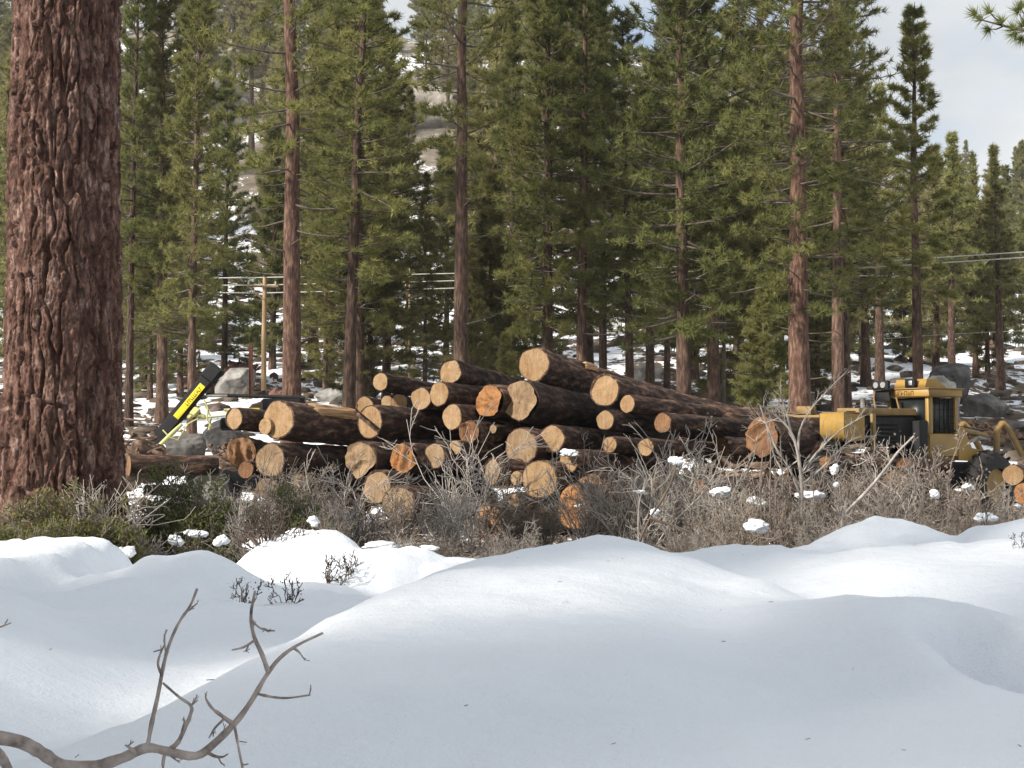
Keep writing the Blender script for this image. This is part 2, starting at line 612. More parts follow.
def paint(name, col, dirt=0.35, rough=0.45):
    m, n, l, b = new_mat(name)
    t = n.new('ShaderNodeTexCoord')
    f = noise(n, l, t.outputs['Object'], 3.0, 7, 0.68)
    mr = n.new('ShaderNodeMapRange')
    mr.inputs['From Min'].default_value = 0.45
    mr.inputs['From Max'].default_value = 0.7
    mr.inputs['To Max'].default_value = dirt
    l.new(f, mr.inputs['Value'])
    c = mixc(n, l, mr.outputs[0], col, tuple(0.35 * x + 0.03 for x in col))
    g = noise(n, l, t.outputs['Object'], 40, 3, 0.7)
    sc = n.new('ShaderNodeMapRange')
    sc.inputs['From Min'].default_value = 0.66
    sc.inputs['From Max'].default_value = 0.72
    sc.inputs['To Max'].default_value = dirt * 1.5
    l.new(g, sc.inputs['Value'])
    c = mixc(n, l, sc.outputs[0], c, (0.10, 0.06, 0.04))
    l.new(c, b.inputs['Base Color'])
    b.inputs['Roughness'].default_value = rough
    b.inputs['Specular IOR Level'].default_value = 0.25
    bump(n, l, f, b, 0.08, 0.01)
    return m


M['yellow'] = paint('machine yellow paint', (0.32, 0.195, 0.048))
M['yellow_old'] = paint('faded yellow paint', (0.26, 0.165, 0.058), 0.6, 0.6)
M['black'] = paint('black machine paint', (0.010, 0.010, 0.011), 0.3, 0.75)
M['rubber'] = simple_mat('tyre rubber', [(0.3, (0.012, 0.012, 0.012)), (0.7, (0.035, 0.032, 0.03))], 12, 0.8, bmp=0.3, rand=0)
M['glass'] = simple_mat('dark cab glass', [(0.3, (0.012, 0.014, 0.014)), (0.7, (0.022, 0.025, 0.024))], 2, 0.3, rand=0, spec=0.2)
M['lamp'] = simple_mat('lamp lens', [(0.3, (0.22, 0.22, 0.21)), (0.7, (0.34, 0.34, 0.33))], 20, 0.25, rand=0, spec=0.5)
M['decal'] = paint('bright yellow decal', (0.66, 0.53, 0.03), 0.12, 0.4)
M['ink'] = paint('decal ink', (0.12, 0.085, 0.02), 0.2, 0.5)
M['ink_brown'] = paint('faded brown lettering', (0.17, 0.085, 0.025), 0.2, 0.5)
M['lime'] = paint('pale yellow hose paint', (0.46, 0.45, 0.19), 0.3, 0.5)
M['steel'] = simple_mat('worn steel', [(0.3, (0.10, 0.095, 0.09)), (0.7, (0.33, 0.32, 0.30))], 6, 0.45, metal=0.5, rand=0)
M['granite'] = simple_mat('granite', [(0.3, (0.12, 0.11, 0.10)), (0.5, (0.25, 0.24, 0.225)), (0.7, (0.38, 0.365, 0.34))], 2.2, 0.9, bmp=0.7, bdist=0.08, detail=8)
M['granite_warm'] = simple_mat('pale granite', [(0.3, (0.10, 0.085, 0.07)), (0.5, (0.20, 0.18, 0.155)), (0.7, (0.31, 0.285, 0.25))], 0.6, 0.9, bmp=0.7, bdist=0.3, detail=8)
M['granite_dark'] = simple_mat('dark boulder', [(0.3, (0.035, 0.033, 0.032)), (0.5, (0.085, 0.08, 0.075)), (0.7, (0.16, 0.15, 0.14))], 2.2, 0.9, bmp=0.7, bdist=0.08, detail=8)
M['rubble'] = simple_mat('stones and duff', [(0.3, (0.03, 0.022, 0.017)), (0.5, (0.08, 0.06, 0.045)), (0.7, (0.19, 0.16, 0.135))], 0.8, 0.95, rand=0, detail=6)
M['pole'] = simple_mat('weathered pole wood', [(0.3, (0.22, 0.14, 0.075)), (0.7, (0.45, 0.33, 0.2))], 8, 0.9, vscale=(1, 1, 0.1), rand=0.1)
M['post'] = simple_mat('red brown steel post', [(0.3, (0.10, 0.035, 0.025)), (0.7, (0.2, 0.08, 0.055))], 8, 0.8, rand=0)
M['wire'] = simple_mat('aluminium wire', [(0.3, (0.38, 0.37, 0.32)), (0.7, (0.48, 0.47, 0.42))], 4, 0.5, rand=0)
M['twig'] = simple_mat('grey twigs', [(0.3, (0.17, 0.15, 0.135)), (0.5, (0.27, 0.245, 0.22)), (0.7, (0.38, 0.35, 0.32))], 4, 0.9, rand=0.25)
M['twig_pale'] = simple_mat('pale bleached twigs', [(0.3, (0.28, 0.25, 0.22)), (0.7, (0.50, 0.46, 0.42))], 4, 0.9, rand=0.1)
M['twig_dark'] = simple_mat('dark twigs', [(0.3, (0.05, 0.035, 0.028)), (0.7, (0.13, 0.095, 0.075))], 4, 0.9, rand=0.2)
M['twig_brown'] = simple_mat('brown twigs', [(0.3, (0.125, 0.10, 0.082)), (0.7, (0.265, 0.222, 0.185))], 4, 0.9, rand=0.25)
M['dry_leaf'] = leaf_mat('withered leaves', (0.125, 0.107, 0.087), (0.205, 0.178, 0.147), (0.265, 0.238, 0.20), 2.5, 0.3)
M['green_leaf'] = leaf_mat('evergreen shrub leaves', (0.085, 0.095, 0.028), (0.13, 0.145, 0.04), (0.19, 0.20, 0.06), 3.0, 0.35)
M['fg_bark'] = simple_mat('grey dead branch bark', [(0.28, (0.075, 0.06, 0.05)), (0.45, (0.26, 0.215, 0.19)), (0.7, (0.44, 0.385, 0.345))], 26, 0.85, bmp=0.9, bdist=0.004, rand=0, detail=7)
M['slash'] = simple_mat('heap of bark and slash', [(0.3, (0.05, 0.03, 0.022)), (0.5, (0.13, 0.085, 0.06)), (0.7, (0.25, 0.18, 0.13))], 7, 0.95, rand=0.2, bmp=0.8, bdist=0.04)
M['red_brush'] = simple_mat('reddish brush', [(0.3, (0.09, 0.04, 0.03)), (0.7, (0.21, 0.11, 0.085))], 7, 0.95, rand=0.2)
M['big_bark'] = None

# ------------------------------------------------------------------ the ground: one sheet from the snow bank to the ridge
LO_Y = [-80, 0, 2.2, 3.4, 9, 12, 15, 18, 32, 36, 42, 50, 70, 100, 140, 200, 250, 300, 430]
LO_Z = [0.2, 0.3, 0.55, 0.72, 0.62, 0.50, 0.22, 0.08, 0.02, 0.4, 1.5, 2.8, 4.9, 9.8, 24, 52, 74, 76, 35]


def gauss(x, y, cx, cy, rx, ry, rot=0.0, p=1.0):
    c, s = math.cos(rot), math.sin(rot)
    u, v = (x - cx) * c + (y - cy) * s, -(x - cx) * s + (y - cy) * c
    return np.exp(-(((u / rx) ** 2 + (v / ry) ** 2) ** p))


def H(x, y):
    x, y = np.asarray(x, float), np.asarray(y, float)
    lo = np.interp(y, LO_Y, LO_Z)
    # the ridge falls away towards the east
    side = x / np.maximum(y, 30)
    k = np.interp(side, [-1.2, -0.36, 0.05, 0.2, 0.36, 1.2], [0.9, 1.0, 1.0, 0.78, 0.56, 0.5])
    f = np.clip((y - 75) / 80, 0, 1)
    lo = lo * (1 + (k - 1) * f)
    far = np.clip((y - 34) / 40, 0, 1)
    lo = lo + far * (0.5 * fbm(x / 9, y / 9, 0, 3, 4) + 2.2 * np.clip((y - 90) / 100, 0, 1) * fbm(x / 30, y / 30, 0, 5, 5))
    lo = lo + 0.05 * np.clip((y - 14) / 4, 0, 1) * fbm(x / 1.3, y / 1.3, 0, 8, 3)
    near = sig((17 - y) / 0.5) * sig((9 - np.abs(x)) / 0.8)
    h = lo + near * 0.045 * fbm(x / 1.1, y / 1.5, 0, 21, 3)

    def raise_to(h, top, mask):
        return h + np.maximum(top - h, 0) * mask
    # left bank at the edge of the brush
    A = sig((-3.72 + 0.05 * (y - 13) - x) / 0.07) * sig((14.0 - y) / 0.25) * sig((y - 11.0) / 0.6)
    h = raise_to(h, 0.885 + 0.02 * fbm(x * 0.9, y * 0.9, 0, 31, 3), A)
    # rounded mound in front of it
    B = sig((-1.95 - 0.30 * (y - 6) - x) / 0.20) * sig((8.6 - y) / 0.22) * sig((y - 2.5) / 0.6)
    h = raise_to(h, 1.03 - 0.10 * np.maximum(x + 3.0, 0), B)
    h = raise_to(h, 0.82, gauss(x, y, -2.85, 12.0, 0.55, 0.7, 0, 1.5))
    h = raise_to(h, 0.66, gauss(x, y, -3.3, 11.2, 0.9, 0.7, 0, 1.5))
    h = raise_to(h, 0.80, gauss(x, y, -2.15, 15.0, 0.75, 0.8, 0, 1.6))
    h = raise_to(h, 0.62, gauss(x, y, -1.3, 14.6, 1.0, 0.7, 0, 1.5))
    h = raise_to(h, 0.70, gauss(x, y, -0.9, 14.0, 1.2, 0.5, 0, 1.5))
    # the broad bank across the middle
    xl = np.interp(y, [2.5, 4, 5, 7, 8.5, 10, 11, 12], [-1.5, -1.32, -1.2, -1.03, -0.68, -0.2, 0.2, 0.55])
    xl = xl + 0.05 * vnoise(y * 0.8, 0.3, 0, 41)
    top = 1.035 + 0.022 * fbm(x / 1.6, y / 2.2, 0, 44, 3)
    top = top + 0.05 * gauss(x, y, 0.75, 9.6, 0.7, 1.6) - 0.05 * gauss(x, y, 1.05, 5.2, 0.35, 2.2, -0.15)
    back = 11.6 + 0.15 * vnoise(x * 0.9, 2.2, 0, 43)
    Cn = sig((x - xl) / 0.13) * sig((back - y) / 0.28) * sig((y - 1.9) / 0.4) * sig((7 - x) / 0.5)
    h = raise_to(h, top, Cn)
    # fold on its right shoulder, the bank beyond it
    xr = np.interp(y, [4, 5, 6.5, 8.3, 9.5, 11], [2.9, 2.55, 2.17, 1.62, 1.3, 0.95])
    d = x - xr
    h = h - 0.19 * sig(d / 0.09) * np.exp(-(np.maximum(d, 0) / 0.75) ** 2) * sig((y - 4.6) / 0.5) * sig((11.5 - y) / 0.6)
    h = raise_to(h, 1.16, gauss(x, y, 5.4, 12.4, 1.7, 1.3, 0.2, 1.6))
    h = raise_to(h, 1.03 + 0.06 * vnoise(x * 2.1, y * 2.1, 0, 61), gauss(x, y, 3.6, 13.5, 0.9, 1.0, 0.35, 1.2))
    h = raise_to(h, 0.82, gauss(x, y, 2.6, 13.0, 1.1, 0.9, 0, 1.5))
    h = raise_to(h, 1.14, gauss(x, y, 6.1, 14.2, 1.3, 0.8, 0, 1.5))
    h = h + near * np.clip((y - 9) / 3, 0, 1) * (0.07 * fbm(x / 0.6, y / 0.7, 0, 51, 3) + 0.03 * fbm(x / 0.22, y / 0.25, 0, 52, 2))
    h = h - 0.11 * gauss(x, y, 2.25, 7.5, 1.0, 0.55, -0.30, 1.2) - 0.07 * gauss(x, y, 0.95, 6.6, 0.25, 1.7, -0.12) + 0.05 * gauss(x, y, 1.75, 6.15, 0.55, 0.5)
    h = h + near * 0.015 * fbm(x / 0.32, y / 0.4, 0, 23, 3)
    # old footprint
    h = h - 0.42 * gauss(x, y, 1.78, 5.35, 0.17, 0.55, -0.12, 1.8) + 0.07 * gauss(x, y, 1.5, 5.1, 0.16, 0.5, -0.1) - 0.09 * gauss(x, y, 1.62, 4.75, 0.10, 0.22, 0.2, 1.2)
    return h


def grow(a, b, first, ratio):
    r, s = [a], first
    while r[-1] < b:
        r.append(r[-1] + s)
        s *= ratio
    return r


gx = list(np.arange(-8, 8.001, 0.065))
right = grow(8.0, 420, 0.1, 1.07)[1:]
gx = [-v for v in right[::-1]] + gx + right
gy = [-80, -40, -20, -10, -5, -2, 0, 1] + list(np.arange(1.6, 16.5, 0.065)) + grow(16.5, 430, 0.1, 1.018)
X, Y = np.meshgrid(np.array(gx), np.array(gy))
Z = H(X, Y)
ny, nx = X.shape
ii = np.arange(nx - 1)[None, :] + np.arange(ny - 1)[:, None] * nx
Fq = np.stack([ii, ii + 1, ii + nx + 1, ii + nx], -1).reshape(-1, 4)
mb = MB().add(np.stack([X, Y, Z], -1).reshape(-1, 3), Fq)
tag(mb.obj('ground', M['ground'], smooth=True), kind='structure')


def hz(x, y):
    return float(H(np.array([x]), np.array([y]))[0])


# ------------------------------------------------------------------ pines
def unit(v):
    return v / (np.linalg.norm(v, axis=-1, keepdims=True) + 1e-9)


def make_pine(seed, Ht, cb, R, r0, sp=0.45, per=5, prof='column', nt=22, nl=0.225, nw=0.031, T=9, Q=2, twigs=True, dead=None, bare=0.3, sides=10, lean=0.0, top_el=45, low_el=-8, keep=1.0):
    g = np.random.default_rng(seed)
    K = 16
    tz = np.linspace(0, 1, K) ** 1.1
    tx = np.cumsum(g.normal(size=K)) * 0.06 * Ht / 20 * tz + lean * tz
    ty = np.cumsum(g.normal(size=K)) * 0.05 * Ht / 20 * tz
    tz = tz * Ht
    rad = r0 * np.clip(1 - tz / Ht, 0.02, 1) ** 0.75
    rad = rad * (1 + 0.55 * np.exp(-tz / (r0 * 2.2)))
    tz[0] = -0.8
    trunk = MB()
    V, F = tubes(np.stack([tx, ty, tz], -1)[None], rad[None], sides)
    V = V + 0.05 * r0 * fbm(V[:, 0:1] * 6, V[:, 1:2] * 6, V[:, 2:3] * 1.2, seed, 3)
    trunk.add(V, F)
    # whorls
    zs = []
    z = cb
    while z < Ht * 0.985:
        zs.append(z)
        z += sp * g.uniform(0.7, 1.3) * (1 - 0.45 * (z - cb) / (Ht - cb))
    bz, baz = [], []
    for z in zs:
        n = max(2, int(round(per * g.uniform(0.7, 1.25))))
        a0 = g.uniform(0, 2 * PI)
        for k in range(n):
            bz.append(z + g.uniform(-0.12, 0.12)); baz.append(a0 + k * 2 * PI / n + g.normal() * 0.35)
    bz, baz = np.array(bz), np.array(baz)
    t = np.clip((bz - cb) / (Ht - cb), 0, 1)
    if prof == 'column':
        pf = (1 - t) ** 0.55 * (0.62 + 0.38 * np.minimum(1, t * 5))
    elif prof == 'cone':
        pf = (1 - t) ** 0.82 * (0.75 + 0.25 * np.minimum(1, t * 6))
    else:
        pf = (1 - t ** 2.2) * (0.5 + 0.5 * np.minimum(1, t * 3))
    lobes = 1 + 0.25 * np.sin(baz * 2 + seed) + 0.18 * vnoise(bz * 0.8, baz, 0, seed)
    L = np.maximum(R * pf * g.uniform(0.62, 1.12, len(bz)) * lobes, 0.18)
    el = np.radians(low_el + (top_el - low_el) * t ** 1.3 + g.normal(size=len(bz)) * 9)
    nb = len(bz)
    S = np.linspace(0, 1, 6)[None, :]
    cxy = np.stack([np.interp(bz, tz, tx), np.interp(bz, tz, ty)], -1)
    hd = np.stack([np.cos(baz), np.sin(baz)], -1)
    curve = g.uniform(-0.08, 0.3, nb)[:, None]
    kink = np.cumsum(g.normal(size=(nb, 6)) * 0.05, 1) * S
    P = np.zeros((nb, 6, 3))
    hx = L[:, None] * S * np.cos(el)[:, None]
    P[:, :, 0] = cxy[:, 0:1] + hd[:, 0:1] * hx - hd[:, 1:2] * kink * L[:, None]
    P[:, :, 1] = cxy[:, 1:2] + hd[:, 1:2] * hx + hd[:, 0:1] * kink * L[:, None]
    P[:, :, 2] = bz[:, None] + L[:, None] * (np.sin(el)[:, None] * S + curve * S ** 2 - 0.06 * S)
    br = np.clip(0.010 + 0.013 * L, 0, 0.075)[:, None] * (1 - 0.8 * S)
    V, F = tubes(P, br, 4 if twigs else 3)
    trunk.add(V, F, 1)
    # twigs
    s = g.uniform(bare, 1.0, (nb, T))
    keepm = g.uniform(size=(nb, T)) < np.clip(L / (0.55 * R), 0.3, 1)[:, None] * keep
    fi = s * 5
    i0 = np.minimum(fi.astype(int), 4)
    fr = (fi - i0)[..., None]
    rows = np.arange(nb)[:, None]
    tb = P[rows, i0] * (1 - fr) + P[rows, i0 + 1] * fr
    bd = unit(P[rows, i0 + 1] - P[rows, i0])
    sidev = unit(np.cross(bd, np.array([0, 0, 1.0])))
    sg = np.where(g.uniform(size=(nb, T, 1)) < 0.5, -1, 1)
    td = unit(bd * g.uniform(0.4, 1.1, (nb, T, 1)) + sidev * sg * g.uniform(0.35, 1.0, (nb, T, 1)) + np.array([0, 0, 1.0]) * g.uniform(-0.15, 0.55, (nb, T, 1)))
    tl = np.maximum(L[:, None] * 0.42 * (1.15 - 0.75 * s) * g.uniform(0.6, 1.2, (nb, T)), 0.16)
    m = keepm
    tb, td, tl = tb[m], td[m], tl[m]
    if twigs and len(tb):
        Sk = np.linspace(0, 1, 3)[None, :, None]
        TP = tb[:, None] + td[:, None] * tl[:, None, None] * Sk
        TP[:, :, 2] += 0.12 * tl[:, None] * Sk[:, :, 0] ** 2
        V, F = tubes(TP, np.broadcast_to(np.array([0.011, 0.008, 0.005]), TP.shape[:2]), 3)
        trunk.add(V, F, 1)
    # needle tufts
    u = np.concatenate([np.linspace(0.62, 1.0, Q)])[None, :] + g.uniform(-0.1, 0.05, (len(tb), Q))
    tp = (tb[:, None] + td[:, None] * tl[:, None, None] * u[..., None])
    tp[:, :, 2] += 0.12 * tl[:, None] * u ** 2
    tdir = np.broadcast_to(td[:, None], tp.shape)
    tip = P[:, -1]
    C = np.concatenate([tp.reshape(-1, 3), tip, P[:, -2]])
    D = np.concatenate([tdir.reshape(-1, 3), unit(P[:, -1] - P[:, -2]), unit(P[:, -1] - P[:, -2])])
    N = len(C)
    nd = unit(D[:, None] * 0.30 + g.normal(size=(N, nt, 3)) * 0.62 + np.array([0, 0, 0.28]))
    sd_ = unit(np.cross(nd, g.normal(size=(N, nt, 3))))
    ln = nl * g.uniform(0.65, 1.2, (N, nt, 1)) * (0.75 + 0.5 * g.uniform(size=(N, 1, 1)))
    base = C[:, None] - D[:, None] * g.uniform(0, 0.09, (N, nt, 1)) * (nl / 0.2)
    V = np.stack([base + sd_ * nw / 2, base - sd_ * nw / 2, base + nd * ln], 2).reshape(-1, 3)
    F = np.arange(len(V)).reshape(-1, 3)
    crown = MB().add(V, F)
    if dead:
        z0, z1, n = dead
        dz = g.uniform(z0, z1, n)
        da = g.uniform(0, 2 * PI, n)
        dl = g.uniform(0.2, 1.0, n) ** 2 * R * 0.75 + 0.12
        Sd = np.linspace(0, 1, 5)[None]
        DP = np.zeros((n, 5, 3))
        wob = np.cumsum(g.normal(size=(n, 5)) * 0.07, 1) * Sd
        DP[:, :, 0] = np.interp(dz, tz, tx)[:, None] + np.cos(da)[:, None] * dl[:, None] * Sd - np.sin(da)[:, None] * wob * dl[:, None]
        DP[:, :, 1] = np.interp(dz, tz, ty)[:, None] + np.sin(da)[:, None] * dl[:, None] * Sd + np.cos(da)[:, None] * wob * dl[:, None]
        DP[:, :, 2] = dz[:, None] + dl[:, None] * (g.uniform(-0.45, 0.1, n)[:, None] * Sd + 0.15 * Sd ** 2)
        V, F = tubes(DP, np.clip(0.012 + 0.012 * dl, 0, 0.05)[:, None] * (1 - 0.75 * Sd), 4)
        trunk.add(V, F, 1)
    return trunk, crown


PV = {}


def variant(key, tm='bark', nm='needle', **kw):
    tr, cr_ = make_pine(**kw)
    PV[key] = (tr.mesh('trunk', [M[tm], M['limb']], True), cr_.mesh('crown', M[nm]))


variant('tall_red', 'bark_red', seed=1, Ht=23, cb=7.6, R=2.5, r0=0.285, sp=0.6, per=4, prof='round', T=7, dead=(4.2, 9.5, 26))
variant('tall_sparse', 'bark', seed=2, Ht=23, cb=7.2, R=2.4, r0=0.24, sp=0.7, per=4, prof='round', T=7, dead=(3.4, 8.5, 22), top_el=30, low_el=-4)
variant('tall_dense', 'bark_red', seed=3, Ht=24, cb=4.6, R=2.7, r0=0.31, sp=0.5, per=5, prof='round', T=7, dead=(2.2, 6.5, 14))
variant('slim', 'bark', seed=4, Ht=15.0, cb=5.0, R=1.55, r0=0.19, sp=0.5, per=4, prof='column', T=8, dead=(3.5, 5.5, 8), top_el=55, low_el=0, bare=0.45)
variant('cone_dense', 'bark', seed=5, Ht=18.5, cb=3.3, R=2.5, r0=0.23, sp=0.44, per=5, prof='column', T=7, dead=(2, 4.5, 10), bare=0.1)
variant('cone_mid', 'bark', seed=6, Ht=17, cb=3.9, R=2.5, r0=0.18, sp=0.46, per=5, prof='cone', T=7, dead=(2.5, 5.2, 12), bare=0.1)
variant('mid', 'bark', seed=7, Ht=19, cb=4.9, R=2.2, r0=0.19, sp=0.55, per=4, prof='column', T=7, dead=(2.5, 6, 14), bare=0.1)
variant('young', 'bark', 'needle_pale', seed=8, Ht=8.5, cb=0.7, R=1.65, r0=0.12, sp=0.34, per=5, prof='cone', T=9, low_el=8)
variant('feathered', 'bark', seed=9, Ht=16, cb=1.4, R=2.4, r0=0.17, sp=0.46, per=5, prof='cone', T=7, low_el=-12, bare=0.1)
variant('snag', 'limb', seed=10, Ht=9, cb=6.4, R=0.7, r0=0.075, sp=0.7, per=3, prof='cone', T=4, dead=(1.5, 6.5, 16), keep=0.4)
# lighter ones for the slope behind
for q, (h, cbf, r) in enumerate(((15, 0.30, 2.1), (18, 0.36, 2.2), (12, 0.12, 2.1), (16, 0.22, 2.4), (9, 0.08, 1.9))):
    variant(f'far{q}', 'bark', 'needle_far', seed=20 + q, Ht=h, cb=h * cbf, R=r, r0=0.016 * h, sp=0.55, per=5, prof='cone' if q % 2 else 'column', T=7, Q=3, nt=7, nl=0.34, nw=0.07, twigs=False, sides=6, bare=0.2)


def plant_tree(key, x, y, s=1.0, rz=None, label=None, group=None, sx=1.0, cat='pine tree'):
    rz = random.uniform(0, 2 * PI) if rz is None else rz
    r = empty('pine_tree', (x, y, hz(x, y) - 0.05), rz, label=label, cat=cat, group=group)
    r.scale = (s * sx, s * sx, s)
    tm, cm_ = PV[key]
    link('trunk', tm, r)
    link('crown', cm_, r)
    return r


def shade_trees():  # unseen pines, added so that their shade falls on the near snow
    g = random.Random(21)
    for i, (x, y) in enumerate(SHADE):
        plant_tree('cone_dense' if i % 2 else 'feathered', x, y, g.uniform(0.95, 1.1), g.uniform(0, 6.28), 'bushy pine added out of view behind the viewer to shade the snow bank', 'added shade pines out of view behind the viewer')


SHADE = [(-12.5, 4.6), (-13.2, 1.0), (-9, -4.2), (-15.1, -4.4), (-9.5, 3.2), (-16, 3), (-12.2, -3.6), (-7, -1.2), (-10, -8), (-18, -1), (-6.2, -6.5), (-13, -8.5)]


def tree_px(key, px, D, s=1.0, label=None, group=None, sx=1.0, rz=None):
    p = at(px, 400, D)
    return plant_tree(key, p[0], D, s, rz, label, group, sx)


shade_trees()
FRONT = 'front row of pines behind the log pile'
NEAR = [
    ('tall_red', 292, 38, 1.0, 1.0, 'tall reddish bare-trunked pine rising behind the left end of the log pile'),
    ('tall_sparse', 461, 42, 1.0, 1.0, 'tall thin-crowned pine whose straight brown trunk rises just left of the topmost log'),
    ('tall_dense', 799, 38, 1.0, 1.0, 'stout full-crowned pine with pinkish trunk between the log pile and the yellow skidder'),
    ('slim', 918, 45, 0.93, 1.1, 'slender dark-trunked pine whose pointed top stands clear against cloud above the skidder cab'),
    ('cone_dense', 684, 43, 1.05, 1.0, 'thick brown trunk with dense dark crown behind the right slope of the pile'),
    ('cone_mid', 581, 46, 1.05, 1.0, 'straight mid-sized pine behind the top log, first of a close pair of trunks'),
    ('mid', 603, 51, 0.82, 1.05, 'thinner pine of the close pair of trunks behind the top log'),
    ('cone_dense', 547, 46, 0.98, 0.95, 'dark dense pine whose low boughs hang right above the topmost log'),
    ('mid', 630, 48, 0.74, 1.2, 'dark-trunked pine between the close pair and the thick brown trunk'),
    ('cone_mid', 667, 58, 0.82, 1.0, 'small-trunked pine just beside the thick brown trunk'),
    ('mid', 714, 45, 1.0, 1.15, 'pine with yellowish lower trunk leaning slightly over the right slope of the pile'),
    ('snag', 724, 44, 1.0, 1.0, 'thin dead snag hugging the yellowish leaning trunk'),
    ('mid', 838, 42, 1.0, 1.1, 'straight scaly brown trunk just left of the skidder lights'),
    ('cone_mid', 847, 50, 1.0, 0.95, 'thin dark trunk tucked behind the straight scaly trunk'),
    ('far1', 880, 60, 0.74, 1.0, 'thin pine trunk standing on the snow behind the skidder lamps'),
    ('far1', 952, 60, 0.62, 1.1, 'pale pinkish trunk rising behind the roof of the skidder cab'),
    ('far3', 976, 70, 0.72, 0.8, 'very thin greyish trunk between the cab and the right dark boulder'),
    ('far1', 1001, 62, 0.62, 1.1, 'brown trunk behind the dark boulder right of the skidder'),
    ('mid', 349, 45, 1.0, 1.15, 'dark trunk of a close twin, the left one, behind the split log'),
    ('cone_dense', 359, 49, 0.95, 1.0, 'dark trunk of a close twin, the right one, behind the split log'),
    ('cone_mid', 386, 52, 0.85, 1.15, 'reddish slim trunk right behind the small log on top of the pile left'),
    ('cone_mid', 192, 43, 1.0, 0.8, 'bushy pine whose thin trunk stands behind the yellow-labelled boom'),
    ('cone_dense', 162, 47, 0.95, 0.9, 'dark pine left of the yellow-labelled boom'),
    ('mid', 129, 46, 0.9, 0.8, 'thin trunk beside the edge of the huge foreground trunk'),
    ('feathered', 224, 66, 0.95, 1.0, 'bushy pine feathered low behind the power pole'),
    ('cone_dense', 330, 60, 0.9, 1.0, 'dense pine filling the gap between the reddish trunk and the dark twin trunks'),
    ('feathered', 408, 74, 0.92, 1.0, 'bushy pine low behind the wires, left of the thin-crowned pine'),
    ('feathered', 512, 58, 1.0, 1.0, 'dark bushy pine with boughs nearly down to the topmost log'),
    ('cone_dense', 758, 50, 1.05, 1.0, 'dense green pine between the leaning trunk and the stout pinkish one'),
    ('cone_dense', 650, 56, 0.75, 1.1, 'dense pine behind and between the right-hand thin trunks of the pile'),
    ('far3', 866, 62, 0.85, 1.0, 'conical pine behind the wires left of the slender dark-trunked pine'),
    ('cone_dense', 590, 62, 0.86, 1.0, 'dense tall pine behind the close pair of trunks'),
    ('young', 470, 50, 0.75, 1.0, 'small green sapling peeking over the logs under the thin-crowned pine'),
    ('young', 766, 41, 0.62, 1.1, 'small green sapling at the foot of the stout pinkish trunk'),
    ('young', 505, 41, 0.42, 1.2, 'tiny green sapling touching the top of the pile'),
    ('young', 272, 72, 1.5, 1.0, 'pale sunlit young pine glimpsed behind the reddish trunk'),
    ('feathered', 150, 56, 0.62, 1.1, 'low bushy young pine at the edge of the huge trunk'),
    ('feathered', 180, 60, 0.75, 1.1, 'low bushy young pine above the boom tip'),
    ('feathered', 325, 56, 0.60, 1.1, 'low bushy young pine right of the tall reddish trunk'),
    ('young', 372, 50, 0.95, 1.2, 'small young pine right of the dark twin trunks'),
    ('feathered', 425, 62, 0.62, 1.1, 'low bushy young pine left of the thin-crowned trunk'),
    ('young', 490, 54, 1.05, 1.2, 'green young pine right of the thin-crowned trunk'),
    ('feathered', 535, 60, 0.66, 1.1, 'low bushy young pine beside the dark dense pine'),
    ('young', 742, 48, 1.1, 1.2, 'green young pine right of the dead snag'),
    ('feathered', 818, 52, 0.62, 1.1, 'low bushy young pine between the stout pinkish and the scaly trunk'),
    ('far2', 862, 74, 0.8, 1.0, 'low pale pine on the snow left of the skidder lamps'),
    ('far4', 905, 78, 0.9, 1.0, 'low pale pine on the snow behind the slender trunk'),
    ('far2', 935, 72, 0.75, 1.0, 'low pale pine between the slender and the pale pinkish trunk'),
    ('far4', 988, 70, 0.9, 1.0, 'low pale pine behind the very thin greyish trunk'),
    ('young', 446, 78, 1.5, 1.0, 'pale sunlit young pine behind the thin-crowned trunk'),
]
for key, px, D, s, sx, lab in NEAR:
    tree_px(key, px, D, s, lab, FRONT, sx)

# pines that fill the slope: placed at random, kept clear of the gaps where the photograph shows snow, rock and sky
GAPS = [(226, 258, 272, 300), (200, 340, 280, 395), (404, 270, 436, 300), (566, 262, 618, 325), (648, 352, 720, 390), (864, 345, 900, 392), (970, 352, 1024, 400),
        (222, 108, 246, 138), (420, 112, 444, 138), (140, 0, 163, 12), (388, 0, 402, 22), (618, 0, 648, 45), (870, 0, 1024, 140), (318, 340, 345, 395), (500, 345, 520, 360), (600, 352, 625, 372)]
placed = []


def fits(px, top, bot, w, D):
    for x0, y0, x1, y1 in GAPS:
        if px + w * 0.8 > x0 and px - w * 0.8 < x1 and bot > y0 and top < y1:
            return False
    return all(abs(px - q[0]) > 0.34 * (w + q[1]) or abs(math.log(D / q[2])) > 0.10 for q in placed)


